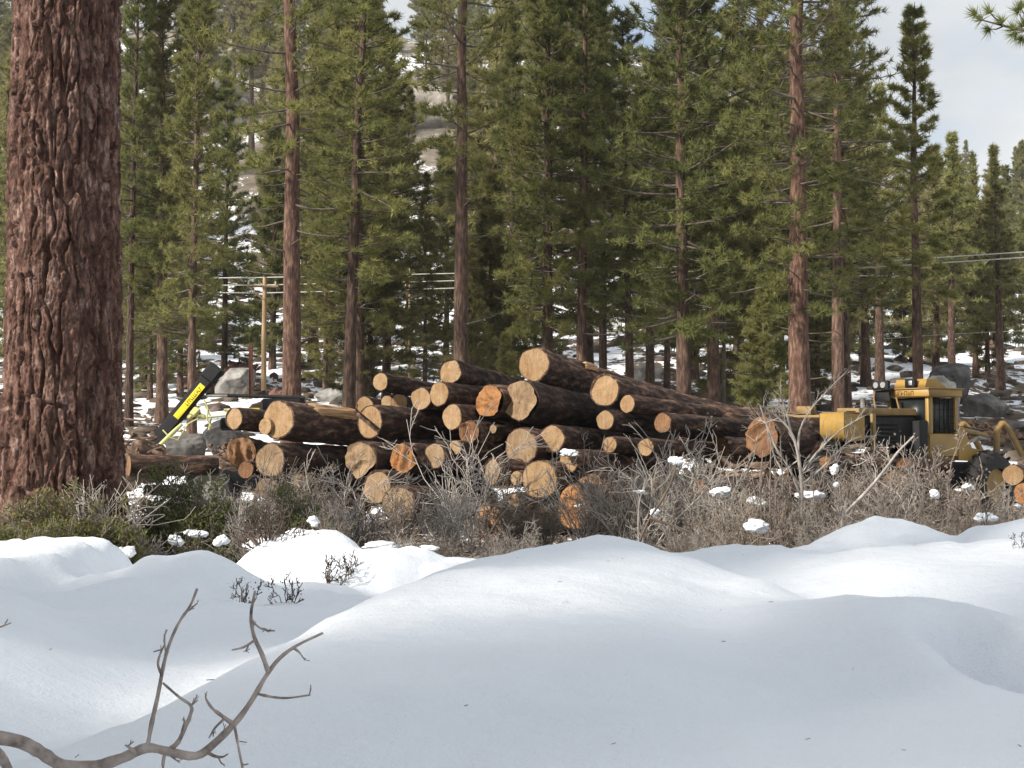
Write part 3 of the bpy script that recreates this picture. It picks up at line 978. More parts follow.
FARK = [(15, 0.30, 2.1), (18, 0.36, 2.2), (12, 0.12, 2.1), (16, 0.22, 2.4), (9, 0.08, 1.9)]
SLOPE = 'pines on the snowy slope behind the front row'
RIDGE = 'pines far up on the hillside and along the ridge'
for band, (d0, d1, want, keys) in enumerate(((60, 105, 52, (2, 3, 4, 2, 0)), (105, 285, 190, (0, 1, 2, 3, 2)))):
    got, tries = 0, 0
    while got < want and tries < 6000:
        tries += 1
        D = d0 + (d1 - d0) * random.random() ** (1.0 if band == 0 else 0.75)
        px = random.uniform(-30, 1054)
        x = (px - 512) / FPX * D
        q = random.choice(keys)
        s = random.uniform(0.8, 1.2) * (1.0 if band == 0 else 1.25)
        h, cbf, R = FARK[q]
        z = hz(x, D)
        top = xz_to_px(x, D, z + h * s)[1]
        bot = xz_to_px(x, D, z + h * s * cbf)[1]
        w = R * s / D * FPX
        if not fits(px, top, bot, w, D):
            continue
        placed.append((px, w, D))
        plant_tree(f'far{q}', x, D, s, label='pine on the snowy slope seen through the gaps behind the front trunks' if band == 0 else 'small distant pine on the upper hillside against the rock and sky', group=SLOPE if band == 0 else RIDGE)
        got += 1


# ------------------------------------------------------------------ the huge trunk close by
def big_bark_mat():
    m, n, l, b = new_mat('plated pine bark')
    t = n.new('ShaderNodeTexCoord')
    p = t.outputs['Object']
    f = noise(n, l, p, 7, 6, 0.65, vscale=(1, 1, 0.35))
    r = ramp(n, [(0.34, (0.04, 0.019, 0.014)), (0.48, (0.095, 0.049, 0.036)), (0.60, (0.17, 0.105, 0.084)), (0.70, (0.29, 0.205, 0.175))])
    l.new(f, r.inputs['Fac'])
    v = n.new('ShaderNodeTexVoronoi')
    mp = n.new('ShaderNodeMapping'); mp.inputs['Scale'].default_value = (1, 1, 0.4)
    l.new(p, mp.inputs['Vector'])
    wv = n.new('ShaderNodeVectorMath'); wv.operation = 'ADD'
    nn = n.new('ShaderNodeTexNoise'); nn.inputs['Scale'].default_value = 9; nn.inputs['Detail'].default_value = 4
    l.new(p, nn.inputs['Vector'])
    sc = n.new('ShaderNodeVectorMath'); sc.operation = 'SCALE'; sc.inputs['Scale'].default_value = 0.09
    l.new(nn.outputs['Color'], sc.inputs[0])
    l.new(mp.outputs[0], wv.inputs[0]); l.new(sc.outputs[0], wv.inputs[1])
    v.inputs['Scale'].default_value = 24
    l.new(wv.outputs[0], v.inputs['Vector'])
    hs = n.new('ShaderNodeHueSaturation')
    sx = n.new('ShaderNodeSeparateXYZ'); l.new(v.outputs['Color'], sx.inputs[0])
    mr = n.new('ShaderNodeMapRange')
    mr.inputs['To Min'].default_value = 0.5; mr.inputs['To Max'].default_value = 1.5
    l.new(sx.outputs[0], mr.inputs['Value'])
    l.new(mr.outputs[0], hs.inputs['Value'])
    l.new(r.outputs['Color'], hs.inputs['Color'])
    ve = n.new('ShaderNodeTexVoronoi'); ve.feature = 'DISTANCE_TO_EDGE'
    ve.inputs['Scale'].default_value = 17
    mp2 = n.new('ShaderNodeMapping'); mp2.inputs['Scale'].default_value = (1.0, 1.0, 0.75); mp2.inputs['Location'].default_value = (3.1, 1.7, 0.4)
    l.new(wv.outputs[0], mp2.inputs['Vector']); l.new(mp2.outputs[0], ve.inputs['Vector'])
    cre = n.new('ShaderNodeMapRange')
    cre.inputs['From Min'].default_value = 0.01; cre.inputs['From Max'].default_value = 0.10
    cre.inputs['To Min'].default_value = 0.5; cre.inputs['To Max'].default_value = 0.0
    l.new(ve.outputs['Distance'], cre.inputs['Value'])
    cf = mixc(n, l, cre.outputs[0], hs.outputs['Color'], (0.028, 0.015, 0.011))
    l.new(cf, b.inputs['Base Color'])
    b.inputs['Roughness'].default_value = 0.88
    b.inputs['Specular IOR Level'].default_value = 0.2
    hgt = mathn(n, l, 'ADD', mathn(n, l, 'MULTIPLY', sx.outputs[1], 0.6), noise(n, l, p, 40, 4, 0.7, vscale=(1, 1, 0.5)))
    bump(n, l, hgt, b, 0.7, 0.012)
    return m


M['big_bark'] = big_bark_mat()


def worley(u, v, wrap, seed):
    iu, iv = np.floor(u).astype(int), np.floor(v).astype(int)
    f1 = np.full(u.shape, 9.0); f2 = np.full(u.shape, 9.0); ident = np.zeros(u.shape)
    for a in (-1, 0, 1):
        for b in (-1, 0, 1):
            cu, cv = iu + a, iv + b
            wu = np.mod(cu, wrap)
            ju = hashf(wu, cv, cv * 0, seed); jv = hashf(wu, cv, cv * 0, seed + 9)
            d = np.hypot(cu + ju - u, cv + jv - v)
            nearer = d < f1
            f2 = np.where(nearer, f1, np.minimum(f2, d))
            ident = np.where(nearer, hashf(wu, cv, cv * 0, seed + 21), ident)
            f1 = np.where(nearer, d, f1)
    return f2 - f1, ident


def big_tree():
    D = 18.0
    cx = (62 - 512) / FPX * D
    z0 = hz(cx, D)
    root = empty('pine_tree', (cx, D, 0), 0, label='huge plated red-brown pine trunk standing close by, cut off by the top of the view', cat='pine tree')
    nth = 400
    zz = np.concatenate([np.arange(-0.4, 8.6, 0.017), np.linspace(8.7, 26, 40)])
    th = np.arange(nth) / nth * 2 * PI
    TH, ZZ = np.meshgrid(th, zz)
    rad = np.interp(ZZ, [-0.4, 0, 0.5, 1.0, 1.5, 2.4, 7.5, 26], [1.02, 0.96, 0.87, 0.81, 0.765, 0.725, 0.645, 0.12])
    ct, st = np.cos(TH), np.sin(TH)
    wrap = 24
    wz = 0.17 * fbm(ct * 1.6, st * 1.6, ZZ * 0.55, 3, 4) + 0.10 * fbm(ct * 7, st * 7, ZZ * 3, 5, 3)
    u = TH / (2 * PI) * wrap + wz * 1.7
    v = ZZ / 1.25 + 1.0 * fbm(ct * 2.5, st * 2.5, ZZ * 1.2, 7, 3)
    e, ident = worley(u, v, wrap, 77)
    plate = np.clip((e - 0.09) / 0.09, 0, 1)
    e2, id2 = worley(u * 3 + 0.8 * fbm(ct * 9, st * 9, ZZ * 4, 9, 2), v * 3.6 + fbm(ct * 8, st * 8, ZZ * 5, 19, 2), wrap * 3, 91)
    flake = np.clip(e2 / 0.2, 0, 1)
    ridge = fbm(ct * 11, st * 11, ZZ * 2.2, 11, 4)
    e3, id3 = worley(u * 7 + 1.5 * fbm(ct * 14, st * 14, ZZ * 9, 29, 2), v * 13 + 2 * fbm(ct * 12, st * 12, ZZ * 9, 39, 2), wrap * 7, 191)
    h = 0.075 * plate * (0.66 + 0.5 * ident) + plate * (0.040 * (id2 - 0.4) * np.clip(e2 / 0.05, 0.3, 1) + 0.016 * (id3 - 0.5)) + 0.007 * ridge + 0.006 * fbm(ct * 40, st * 40, ZZ * 22, 13, 2)
    fade = np.clip((12 - ZZ) / 4, 0.2, 1)
    R = rad - 0.065 + h * fade
    V = np.stack([R * ct, R * st, ZZ], -1)
    nz = len(zz)
    k = np.arange(nz - 1)[:, None] * nth
    s = np.arange(nth)[None, :]
    s1 = (s + 1) % nth
    F = np.stack(np.broadcast_arrays(k + s, k + s1, k + nth + s1, k + nth + s), -1).reshape(-1, 4)
    MB().add(V.reshape(-1, 3), F).obj('trunk', M['big_bark'], root, smooth=True)
    tr, crn = make_pine(seed=60, Ht=27, cb=13, R=3.4, r0=0.3, sp=0.9, per=4, prof='round', T=7, Q=3, nt=7, nl=0.34, nw=0.06, twigs=False)
    crn.obj('crown', M['needle'], root)
    g = np.random.default_rng(4)
    lb = MB()
    for z in np.arange(13, 25, 0.6):
        a = g.uniform(0, 2 * PI); L = 2.6 * (1 - (z - 13) / 16)
        lb.tube([(0, 0, z), (math.cos(a) * L * .5, math.sin(a) * L * .5, z + .1), (math.cos(a) * L, math.sin(a) * L, z + .4)], [0.09, 0.06, 0.02], 5)
    lb.obj('limb', M['limb'], root)


big_tree()


# pine out of view whose lowest bough hangs into the upper right corner
def bough_tree():
    D = 15.0
    tx = 8.6
    root = empty('pine_tree', (tx, D, hz(tx, D)), 0, label='dark pine bough with long needle tufts hanging into the sky at the upper right corner', cat='pine tree')
    o = np.array([tx, D, hz(tx, D)])
    MB().tube([(0, 0, -0.5), (0, 0, 3), (0.05, 0, 9), (0, 0, 14)], [0.36, 0.3, 0.2, 0.05], 14).obj('trunk', M['bark'], root, smooth=True)
    g = np.random.default_rng(15)
    main = [at(1190, 70, D) - o, at(1110, 44, D) - o, at(1060, 36, D) - o, at(1030, 31, D) - o, at(1004, 26, D) - o, at(982, 20, D) - o]
    main = [np.array([0, 0, main[0][2] - 0.3])] + main
    b = MB().tube(main, [0.06, 0.045, 0.03, 0.024, 0.018, 0.012, 0.007], 6)
    tips = [((982, 20), (-1, 0, 0.5)), ((976, 15), (-0.7, 0, 0.9)), ((990, 13), (-0.3, 0.2, 1)), ((990, 29), (-0.8, 0, -0.4)), ((1002, 23), (-0.3, 0, 0.9)), ((1014, 30), (-0.6, 0.2, 0.6)),
            ((1021, 8), (0.0, 0, 1)), ((1018, 12), (-0.6, 0, 0.8)), ((1023, 26), (-.2, .3, .8)), ((1016, 33), (-.5, 0, -.7)), ((1022, 38), (-.5, 0, -.6)), ((1030, 20), (0, 0, 1)), ((1040, 30), (0, .5, .6)), ((1052, 40), (0.2, -.4, -.6)), ((1060, 25), (0, 0, 1)), ((1075, 35), (.3, 0, .8)), ((1090, 45), (0, .6, .3)), ((1110, 35), (0, 0, 1))]
    cr = MB()
    spine = [(1110, 44), (1060, 36), (1030, 31), (1004, 26), (982, 20)]
    for (q, d) in tips:
        p = at(q[0], q[1], D + g.uniform(-.15, .15)) - o
        ns = min(spine, key=lambda s: math.hypot(s[0] - q[0] - 6, s[1] - q[1]))
        a = at(ns[0], ns[1], D) - o
        b.tube([a, (a + p) / 2 + g.normal(size=3) * .01, p], [0.010, 0.008, 0.006], 4, cap=False)
        d = np.array(d, float)
        nt = 70
        nd = unit(d * 0.75 + g.normal(size=(nt, 3)) * 0.55)
        sd_ = unit(np.cross(nd, g.normal(size=(nt, 3))))
        ln = g.uniform(0.08, 0.17, (nt, 1))
        V = np.stack([p + sd_ * 0.006, p - sd_ * 0.006, p + nd * ln], 1).reshape(-1, 3)
        cr.add(V, np.arange(len(V)).reshape(-1, 3))
    b.obj('bough', M['limb'], root)
    cr.obj('needle_tuft', M['needle'], root)
    tr, crn = make_pine(seed=61, Ht=16, cb=9, R=2.2, r0=0.2, sp=0.8, per=4, prof='round', T=7, Q=3, nt=7, nl=0.3, nw=0.05, twigs=False)
    crn.obj('crown', M['needle'], root)


bough_tree()


# ------------------------------------------------------------------ logs
LOGS = 'cut logs of the timber pile'
ENDS = {'f': 'end_fresh', 'd': 'end_dull', 'o': 'end_orange', 'b': 'end_brown', 'r': 'end_dull', 'R': 'end_brown', 'O': 'end_orange'}


def outline(g):
    c = [(g.normal() * 0.014, g.uniform(0, 6.3)) for _ in range(2, 6)]
    return lambda ph: 1 + sum(a * np.cos(k * ph + b) for k, (a, b) in zip(range(2, 6), c))


def make_log(n, px, py, w, h, D, L, kind, label, tilt=-0.03, side=1, th=None, extra=()):
    g = np.random.default_rng(300 + n)
    c = at(px, py, D)
    r = h / 2 / FPX * D * 1.03
    a = math.acos(min(0.985, w / h)) if th is None else math.radians(th)
    phi = math.atan2(px - 512, FPX) + side * a
    ax = Vector((math.sin(phi), math.cos(phi), tilt)).normalized()
    q = ax.to_track_quat('Z', 'Y')
    f = outline(g)
    na, nl = 34, max(16, int(L * 8))
    ph = np.arange(na) / na * 2 * PI
    zl = np.linspace(0, L, nl)
    PH, ZL = np.meshgrid(ph, zl)
    taper = 1 - 0.02 * ZL
    bump_ = 0.045 * fbm(np.cos(PH) * 3.2 + n, np.sin(PH) * 3.2, ZL * 1.6, n, 4) + 0.025 * fbm(np.cos(PH) + n, np.sin(PH), ZL * 0.4, n + 50, 2)
    wrp = max(8, int(round(2 * PI * r / 0.11)))
    we, wi = worley(PH / (2 * PI) * wrp + 0.5 * fbm(np.cos(PH) * 2, np.sin(PH) * 2, ZL * 2, n + 7, 2), ZL / 0.42 + 0.6 * fbm(np.cos(PH) * 3, np.sin(PH) * 3, ZL, n + 9, 2), wrp, n + 400)
    bump_ = bump_ + (0.020 * np.clip(we / 0.22, 0, 1) + 0.016 * wi - 0.02) / r
    end = np.clip(np.minimum(ZL, L - ZL) / 0.15, 0, 1)
    rr = r * taper * (f(PH) + bump_ * (0.35 + 0.65 * end))
    bend = 0.03 * np.sin(ZL / L * PI) * L * 0.3
    V = np.stack([rr * np.cos(PH) + bend, rr * np.sin(PH), ZL], -1).reshape(-1, 3)
    k = np.arange(nl - 1)[:, None] * na
    s = np.arange(na)[None, :]
    s1 = (s + 1) % na
    F = np.stack(np.broadcast_arrays(k + s, k + s1, k + na + s1, k + na + s), -1).reshape(-1, 4)
    mb = MB().add(V, F)
    # the bark's own thickness round each cut
    for zi, row in ((0, 0), (L, nl - 1)):
        o = V[row * na:(row + 1) * na]
        i = o * np.array([0.9, 0.9, 1])
        VV = np.concatenate([o, i]); VV[:, 2] = zi
        Q = np.stack([np.arange(na), (np.arange(na) + 1) % na, na + (np.arange(na) + 1) % na, na + np.arange(na)], -1)
        mb.add(VV, Q)
    o = mb.obj('log', M['log_bark'], smooth=True, loc=c)
    o.rotation_mode = 'QUATERNION'
    o.rotation_quaternion = q
    tag(o, label, 'log', LOGS)
    # sawn faces
    rough = kind in 'rRO'
    rings = np.linspace(0.0, 0.935, 9)
    for e in (0, 1):
        zi = -0.006 if e == 0 else L + 0.006
        PR, RR = np.meshgrid(ph, rings)
        row = 0 if e == 0 else nl - 1
        base = np.hypot(V[row * na:(row + 1) * na, 0] - (0 if e == 0 else bend[-1, 0]), V[row * na:(row + 1) * na, 1])
        x = RR * base[None] * np.cos(PR)
        y = RR * base[None] * np.sin(PR)
        if rough and e == 0:
            ca, sa = math.cos(n), math.sin(n)
            uu, vv = x * ca + y * sa, -x * sa + y * ca
            dz = np.floor(fbm(uu * 9, vv * 2.2, n * 1.7, n + 3, 3) * 3.2) * 0.028 + 0.012 * fbm(uu * 40, vv * 6, 0, n, 2)
            dz = dz - 0.05
        else:
            dz = 0.006 * fbm(x * 8, y * 8, n * 1.0, n, 3) + 0.03 * (x * math.cos(n * 2.1) + y * math.sin(n * 2.1))
            sd2 = math.cos(n * 1.3) * x + math.sin(n * 1.3) * y
            dz = dz + (0.018 if n % 3 == 0 else 0) * (sd2 > 0.35 * r)
        VV = np.stack([x, y, zi + dz * (1 if e == 0 else -1)], -1).reshape(-1, 3)
        nr = len(rings)
        k2 = np.arange(nr - 1)[:, None] * na
        FF = np.stack(np.broadcast_arrays(k2 + s, k2 + s1, k2 + na + s1, k2 + na + s), -1).reshape(-1, 4)
        MB().add(VV, FF).obj('cut_end', M[ENDS[kind]], o, smooth=not rough)
    for ex in extra:
        ex(o, r, L, g)
    return o


def torn_strip(p0, p1, z0, z1, lift=1.03, mat='split_wood'):
    """a strip of bark torn off so that raw wood shows, on the log's skin between angles p0, p1 and lengths z0, z1"""
    def f(o, r, L, g):
        na, nl = 14, 26
        PH, ZL = np.meshgrid(np.linspace(p0, p1, na), np.linspace(z0, z1, nl))
        t = (PH - p0) / (p1 - p0)
        edge = np.minimum(t, 1 - t) * 2
        e2 = np.minimum((ZL - z0), (z1 - ZL)) / (z1 - z0) * 4
        rr = r * (lift * (0.90 + 0.13 * np.minimum(1, edge * 3) * np.minimum(1, e2 * 3)) + 0.07 * fbm(PH * 7, ZL * 1.6, 0, 71, 4))
        V = np.stack([rr * np.cos(PH), rr * np.sin(PH), ZL], -1).reshape(-1, 3)
        ii = (np.arange(na - 1)[None] + np.arange(nl - 1)[:, None] * na)
        F = np.stack([ii, ii + 1, ii + na + 1, ii + na], -1).reshape(-1, 4)
        MB().add(V, F).obj('torn_wood', M[mat], o, smooth=False)
    return f


def slab(cx, cy, ang, length, width, z=-0.05, mat='log_bark', thick=0.05):
    """a loose slab lying across the sawn face"""
    def f(o, r, L, g):
        c, s = math.cos(ang), math.sin(ang)
        R = np.array([[c, -s, 0], [s, c, 0], [0, 0, 1]])
        MB().box((cx * r, cy * r, z), (length * r, width * r, thick), R, bev=0.015).obj('bark_slab', M[mat], o)
    return f


def step(cx, cy, rad, z=-0.10, mat='end_fresh'):
    """a second, lower saw cut left on the face"""
    def f(o, r, L, g):
        pts = [(math.cos(a) * rad * r * (1 if math.cos(a) > -0.3 else 0.9), math.sin(a) * rad * r) for a in np.linspace(0, 2 * PI, 16, endpoint=False)]
        MB().prism(pts, z, 0.25, lambda a, d, b: (a + cx * r, b + cy * r, d)).obj('hinge_step', M[mat], o)
    return f


LOG_TABLE = [
    # px, py, w, h, D, length, end, label, options
    (234.0, 418.6, 16.5, 22, 27.5, 3.2, 'f', 'small log with an oval pale end at the far left top of the pile', {}),
    (278.5, 419.7, 29.5, 38.5, 27.0, 5.0, 'f', 'large bright-ended log at the left of the pile, its bark torn off along the top', dict(tilt=-0.06, extra=(torn_strip(1.6, 2.7, 0.7, 3.0, 1.015), step(0.62, -0.35, 0.42)))),
    (270.3, 460.2, 28, 34, 26.6, 5.0, 'd', 'greyish round log end with fine cracks below the large torn log', {}),
    (242.0, 452, 30, 30, 27.3, 4.0, 'R', 'splintered orange-brown log under the small oval one at the far left', {}),
    (246.0, 470, 15, 17, 26.9, 3.0, 'b', 'small dark brown end low at the far left of the pile', {}),
    (266.5, 488, 21, 20, 26.2, 3.5, 'd', 'log end half sunk in green shrub below the greyish cracked one', {}),
    (303.5, 461, 13, 16, 27.6, 4.5, 'd', 'small shaded end in the dark gap under the torn log', {}),
    (298.5, 480, 12, 13, 26.4, 3.0, 'd', 'tiny log end behind grey twigs right of the half sunk one', {}),
    (380.4, 381.8, 16, 17.5, 28.4, 4.4, 'f', 'small pale-ended log lying on top at the left peak, dark bark sloping right', dict(th=33, tilt=-0.06)),
    (364.5, 406, 17, 18, 28.6, 4.0, 'f', 'log end peeping out above the log with the bark slab', {}),
    (386.7, 401.8, 11, 13, 28.9, 3.5, 'f', 'smaller of two joined pale ends under the left peak log', {}),
    (399.4, 402.6, 19, 17, 28.8, 3.5, 'f', 'wider of two joined pale ends under the left peak log', {}),
    (370.0, 422, 25, 33, 27.3, 5.2, 'f', 'thick dark log with a strip of bark lying across its pale end', dict(tilt=-0.02, th=42, extra=(slab(0.1, 0.05, 0.55, 2.3, 0.30),))),
    (420.9, 398.6, 19.5, 22.5, 28.2, 4.5, 'f', 'round end beside the tall oval one under the left peak', {}),
    (439.2, 394, 18, 24.5, 27.7, 4.0, 'f', 'tall oval clean end just below the thick-barked top log', {}),
    (449.8, 371.7, 23, 24.5, 28.0, 3.6, 'f', 'thick-barked log crowning the middle left of the pile', dict(th=24, tilt=-0.06)),
    (452.2, 416.9, 19.5, 25, 27.2, 4.0, 'f', 'bright end with a knot bump on top, behind the first tall grey stems', {}),
    (455.3, 447.3, 11.5, 14, 26.7, 4.0, 'f', 'tiny round orange-tan end among grey twigs in mid pile', {}),
    (434.5, 456, 21, 26, 26.6, 4.0, 'd', 'dull end behind grey twigs left of the tiny round one', {}),
    (404.5, 458.5, 27, 31, 26.6, 4.0, 'O', 'rough dark orange end under the thick dark slab log', {}),
    (362.0, 460, 29, 37, 26.7, 4.0, 'r', 'olive-brown split end directly under the log with the bark slab', {}),
    (377.3, 487, 28, 33, 26.0, 4.0, 'd', 'olive grey end low in the pile above the big cracked one', {}),
    (398.8, 504.7, 32, 37, 25.5, 3.5, 'd', 'big cracked orange-grey end lowest at the left middle', {}),
    (534.0, 364.5, 31, 33.5, 28.0, 9.0, 'f', 'topmost log of all, clean round end and long dark trunk running right', dict(th=27, tilt=-0.075, extra=(torn_strip(2.1, 2.7, 1.9, 2.5, 1.01),))),
    (491.0, 401, 25, 33, 27.4, 4.0, 'O', 'rough red-brown end behind twigs, left neighbour of the large split one', {}),
    (521.4, 401, 33, 41, 27.2, 6.0, 'r', 'large split end just under the topmost log, long dark bark running right', dict(th=34, tilt=-0.09)),
    (521.4, 446.6, 32, 36, 26.6, 5.0, 'd', 'dull brown round end in the dark middle of the pile', {}),
    (551.9, 439, 25, 27.5, 26.7, 5.0, 'f', 'tan end right of the dull brown round one', {}),
    (470.0, 432, 21, 23, 27.0, 4.0, 'R', 'rough end behind the tall grey stems in mid pile', {}),
    (493.0, 429, 7, 9, 27.2, 3.0, 'd', 'tiny pale end under the rough red-brown one', {}),
    (604.7, 390.2, 28, 32.5, 27.8, 7.5, 'f', 'bright streaked end high on the right slope under the topmost trunk', dict(th=30, tilt=-0.08)),
    (627.5, 403.8, 16.5, 18, 27.5, 5.0, 'f', 'small pale end right below the bright streaked one', dict(th=38, tilt=-0.06)),
    (605.2, 420.2, 17, 19.5, 27.2, 5.0, 'f', 'small end under the bright streaked one on the dark slope', {}),
    (609.7, 444.8, 14, 16, 26.7, 5.0, 'f', 'lowest of the three small round ends on the dark right slope', {}),
    (645.8, 447.3, 15, 17, 26.4, 4.0, 'f', 'small pinkish-pale end among twigs right of the three small ones', {}),
    (662.7, 422.8, 16, 20, 27.2, 5.0, 'b', 'dim brown end in shade below the long dark trunk', dict(th=35)),
    (569.0, 461, 20, 23, 26.2, 3.5, 'f', 'log with snow lying on its bark, right of the tan end', dict(th=38)),
    (540.0, 479.2, 35, 38, 25.7, 5.0, 'f', 'largest bright cracked end low in the middle of the pile', {}),
    (516.9, 478.4, 12, 15, 26.0, 4.0, 'f', 'tiny end tucked against the largest low bright one', {}),
    (492.0, 471.5, 17, 26, 26.2, 4.0, 'd', 'dim end behind stems left of the tiny tucked one', {}),
    (513.4, 507.3, 27, 28, 25.2, 4.0, 'r', 'splintered end below the largest low bright one', {}),
    (488.4, 522, 27, 37, 24.8, 3.5, 'o', 'dim orange end resting low on the snow bank edge', {}),
    (576.0, 507, 33, 46, 25.2, 3.0, 'O', 'split orange log, bare wood facing out, lowest right of centre', {}),
    (594.0, 493, 26, 40, 25.9, 3.0, 'R', 'grey-brown bare slab-like log behind the split orange one', {}),
    (653.8, 489.3, 21, 28, 25.4, 4.0, 'd', 'dull end behind twigs under the small pinkish one', {}),
    (699.4, 493, 21, 29, 25.3, 4.0, 'o', 'vivid orange end between brown shrubs right of the pile centre', {}),
    (636.5, 516.7, 13, 21, 24.8, 3.0, 'o', 'narrow dim end low beside the snow bank', {}),
    (718.5, 506, 21, 19, 25.0, 3.0, 'd', 'grey weathered end right below the vivid orange one', {}),
    (764.0, 437, 35, 41, 27.2, 1.15, 'R', 'large dark brown split log at the right foot of the pile behind pale branches', dict(th=38, tilt=-0.02)),
    (826.6, 463.8, 10, 16, 26.4, 3.0, 'O', 'small reddish broken end under the yellow box', {}),
    (686.0, 421, 27, 36, 29.6, 4.0, 'b', 'dark log making the right end of the pile top', dict(th=52, tilt=-0.05)),
    (720.0, 452, 24, 30, 28.6, 3.2, 'b', 'shadowed log behind brushwood below the right end of the pile top', dict(th=48)),
    (1013.0, 475, 23, 20.5, 26.0, 2.6, 'f', 'pale oval log end before the skidder wheel at the right edge', dict(th=12)),
    (1026.0, 494, 20, 24, 25.6, 2.6, 'o', 'orange log cut off by the right edge below the pale oval one', dict(th=20)),
    (895.0, 484, 28, 31, 25.8, 1.1, 'd', 'dull tan end lost in brown brush under the skidder cab', {}),
    (905.0, 468, 18, 20, 26.4, 1.1, 'o', 'orange-tinged end above the dull tan one in the brush', {}),
    (845.0, 478, 18, 22, 26.6, 1.1, 'b', 'dark broken end in the brush between pale branches and the yellow box', {}),
]
for i, (px, py, w, h, D, L, kd, lab, opt) in enumerate(LOG_TABLE):
    make_log(i, px, py, w, h, D, L, kd, lab, **opt)
make_log(70, 129, 466, 14, 21, 23.0, 1.45, 'b', 'dark bare log lying flat on the ground left of the pile', th=80, tilt=-0.005)


# ------------------------------------------------------------------ snow clumps
CLUMPS = [
    (675, 461, 26, 20, 21.0, 'round snow clump caught high in the brush right of the small pinkish log'),
    (718, 492, 30, 22, 21.0, 'long snow clump slanting over the grey weathered log'),
    (758, 503, 30, 24, 20.5, 'snow clump at the foot of the pale branching shrub, on its log side'),
    (812, 495, 42, 20, 21.0, 'broad ragged snow clump on the shrub below the yellow box'),
    (834, 470, 13, 22, 21.0, 'narrow upright snow clump right above the broad ragged one'),
    (836, 485, 10, 11, 20.8, 'small snow bit between the narrow upright clump and the broad ragged one'),
    (935, 494, 19, 18, 20.0, 'round snow ball on a shrub tip below the skidder cab'),
    (571, 453, 34, 17, 26.0, 'snow cap lying on a log right of the tan end'),
    (655, 512, 14, 16, 21.0, 'small snow clump on dark twigs beside the narrow dim log'),
    (580, 505, 17, 7, 24.6, 'thin streak of snow on the split orange log'),
    (640, 492, 24, 9, 21.5, 'flat snow patch in twigs beneath the small pinkish log'),
    (314, 521, 20, 19, 15.6, 'snow ball sitting on top of the snow-covered stump'),
    (302, 535, 50, 30, 15.7, 'snow covering a low stump behind the dark fan-shaped twigs'),
    (262, 545, 66, 34, 15.9, 'long snow hump left of the snow-covered stump'),
    (175, 540, 26, 24, 16.4, 'left lump of snow weighing down the low green shrub'),
    (195, 534, 34, 16, 16.5, 'middle lump of snow on top of the low green shrub'),
    (222, 540, 22, 22, 16.4, 'right lump of snow hanging on the low green shrub'),
    (128, 551, 26, 22, 15.5, 'snow lump at the end of the left snow bank under brown twigs'),
    (755, 526, 40, 26, 17.6, 'large snow lump at the foot of the brush before the pale branching shrub'),
    (968, 486, 18, 15, 20.6, 'snow lump among twigs before the skidder wheel'),
    (985, 517, 34, 20, 14.9, 'snow heap inside the small bare shrub near the right edge'),
    (380, 545, 60, 16, 17.2, 'flat snow patch under brush before the left part of the pile'),
    (430, 548, 34, 12, 17.0, 'small flat snow patch at the brush edge before the cracked log'),
]
for i, (px, py, w, h, D, lab) in enumerate(CLUMPS):
    D = D + (0.3 if D > 17 and D < 22 else 0)
    c = at(px, py, D)
    a, b_ = 0.30 * w / FPX * D, 0.26 * h / FPX * D
    g = np.random.default_rng(500 + i)
    mb = MB()
    for q in range(6):
        k = g.uniform(0.35, 0.62) if q else 0.75
        V, F = blob(3, (a * k * 1.1, max(a, b_) * 0.8 * k, b_ * k * 1.1), 900 + i * 7 + q, 0.32, 1.5)
        V = V + (np.array([g.uniform(-0.75, 0.75) * a, g.uniform(-0.4, 0.4) * a, g.uniform(-0.6, 0.45) * b_]) if q else 0)
        mb.add(V, F)
    tag(mb.obj('snow_clump', M['snow'], smooth=True, loc=c), lab, 'snow', 'clumps of snow caught in the brush')



# ------------------------------------------------------------------ shrubs
def batch_sprout(g, P, R, n, lo, hi, length, spread, K, up=0.25, rad=0.6, wob=0.12):
    """n children on each of the N stems P (N, K0, 3)"""
    N, K0, _ = P.shape
    s = g.uniform(lo, hi, (N, n))
    fi = s * (K0 - 1)
    i0 = np.minimum(fi.astype(int), K0 - 2)
    fr = (fi - i0)[..., None]
    rows = np.arange(N)[:, None]
    b = P[rows, i0] * (1 - fr) + P[rows, i0 + 1] * fr
    d = unit(P[rows, i0 + 1] - P[rows, i0])
    r0 = R[rows, i0] * rad
    d = unit(d + g.normal(size=(N, n, 3)) * spread + np.array([0, 0, up]))
    Ls = length * g.uniform(0.45, 1.2, (N, n)) * (1.1 - 0.5 * s)
    b, d, r0, Ls = b.reshape(-1, 3), d.reshape(-1, 3), r0.ravel(), Ls.ravel()
    S = np.linspace(0, 1, K)
    w = np.cumsum(g.normal(size=(len(b), K, 3)) * wob, 1) * S[None, :, None]
    Q = b[:, None] + Ls[:, None, None] * (d[:, None] * S[None, :, None] + w + np.array([0, 0, 0.12]) * (S ** 2)[None, :, None])
    Q[:, 0] = b
    RR = r0[:, None] * (1 - 0.6 * S)[None]
    return Q, RR


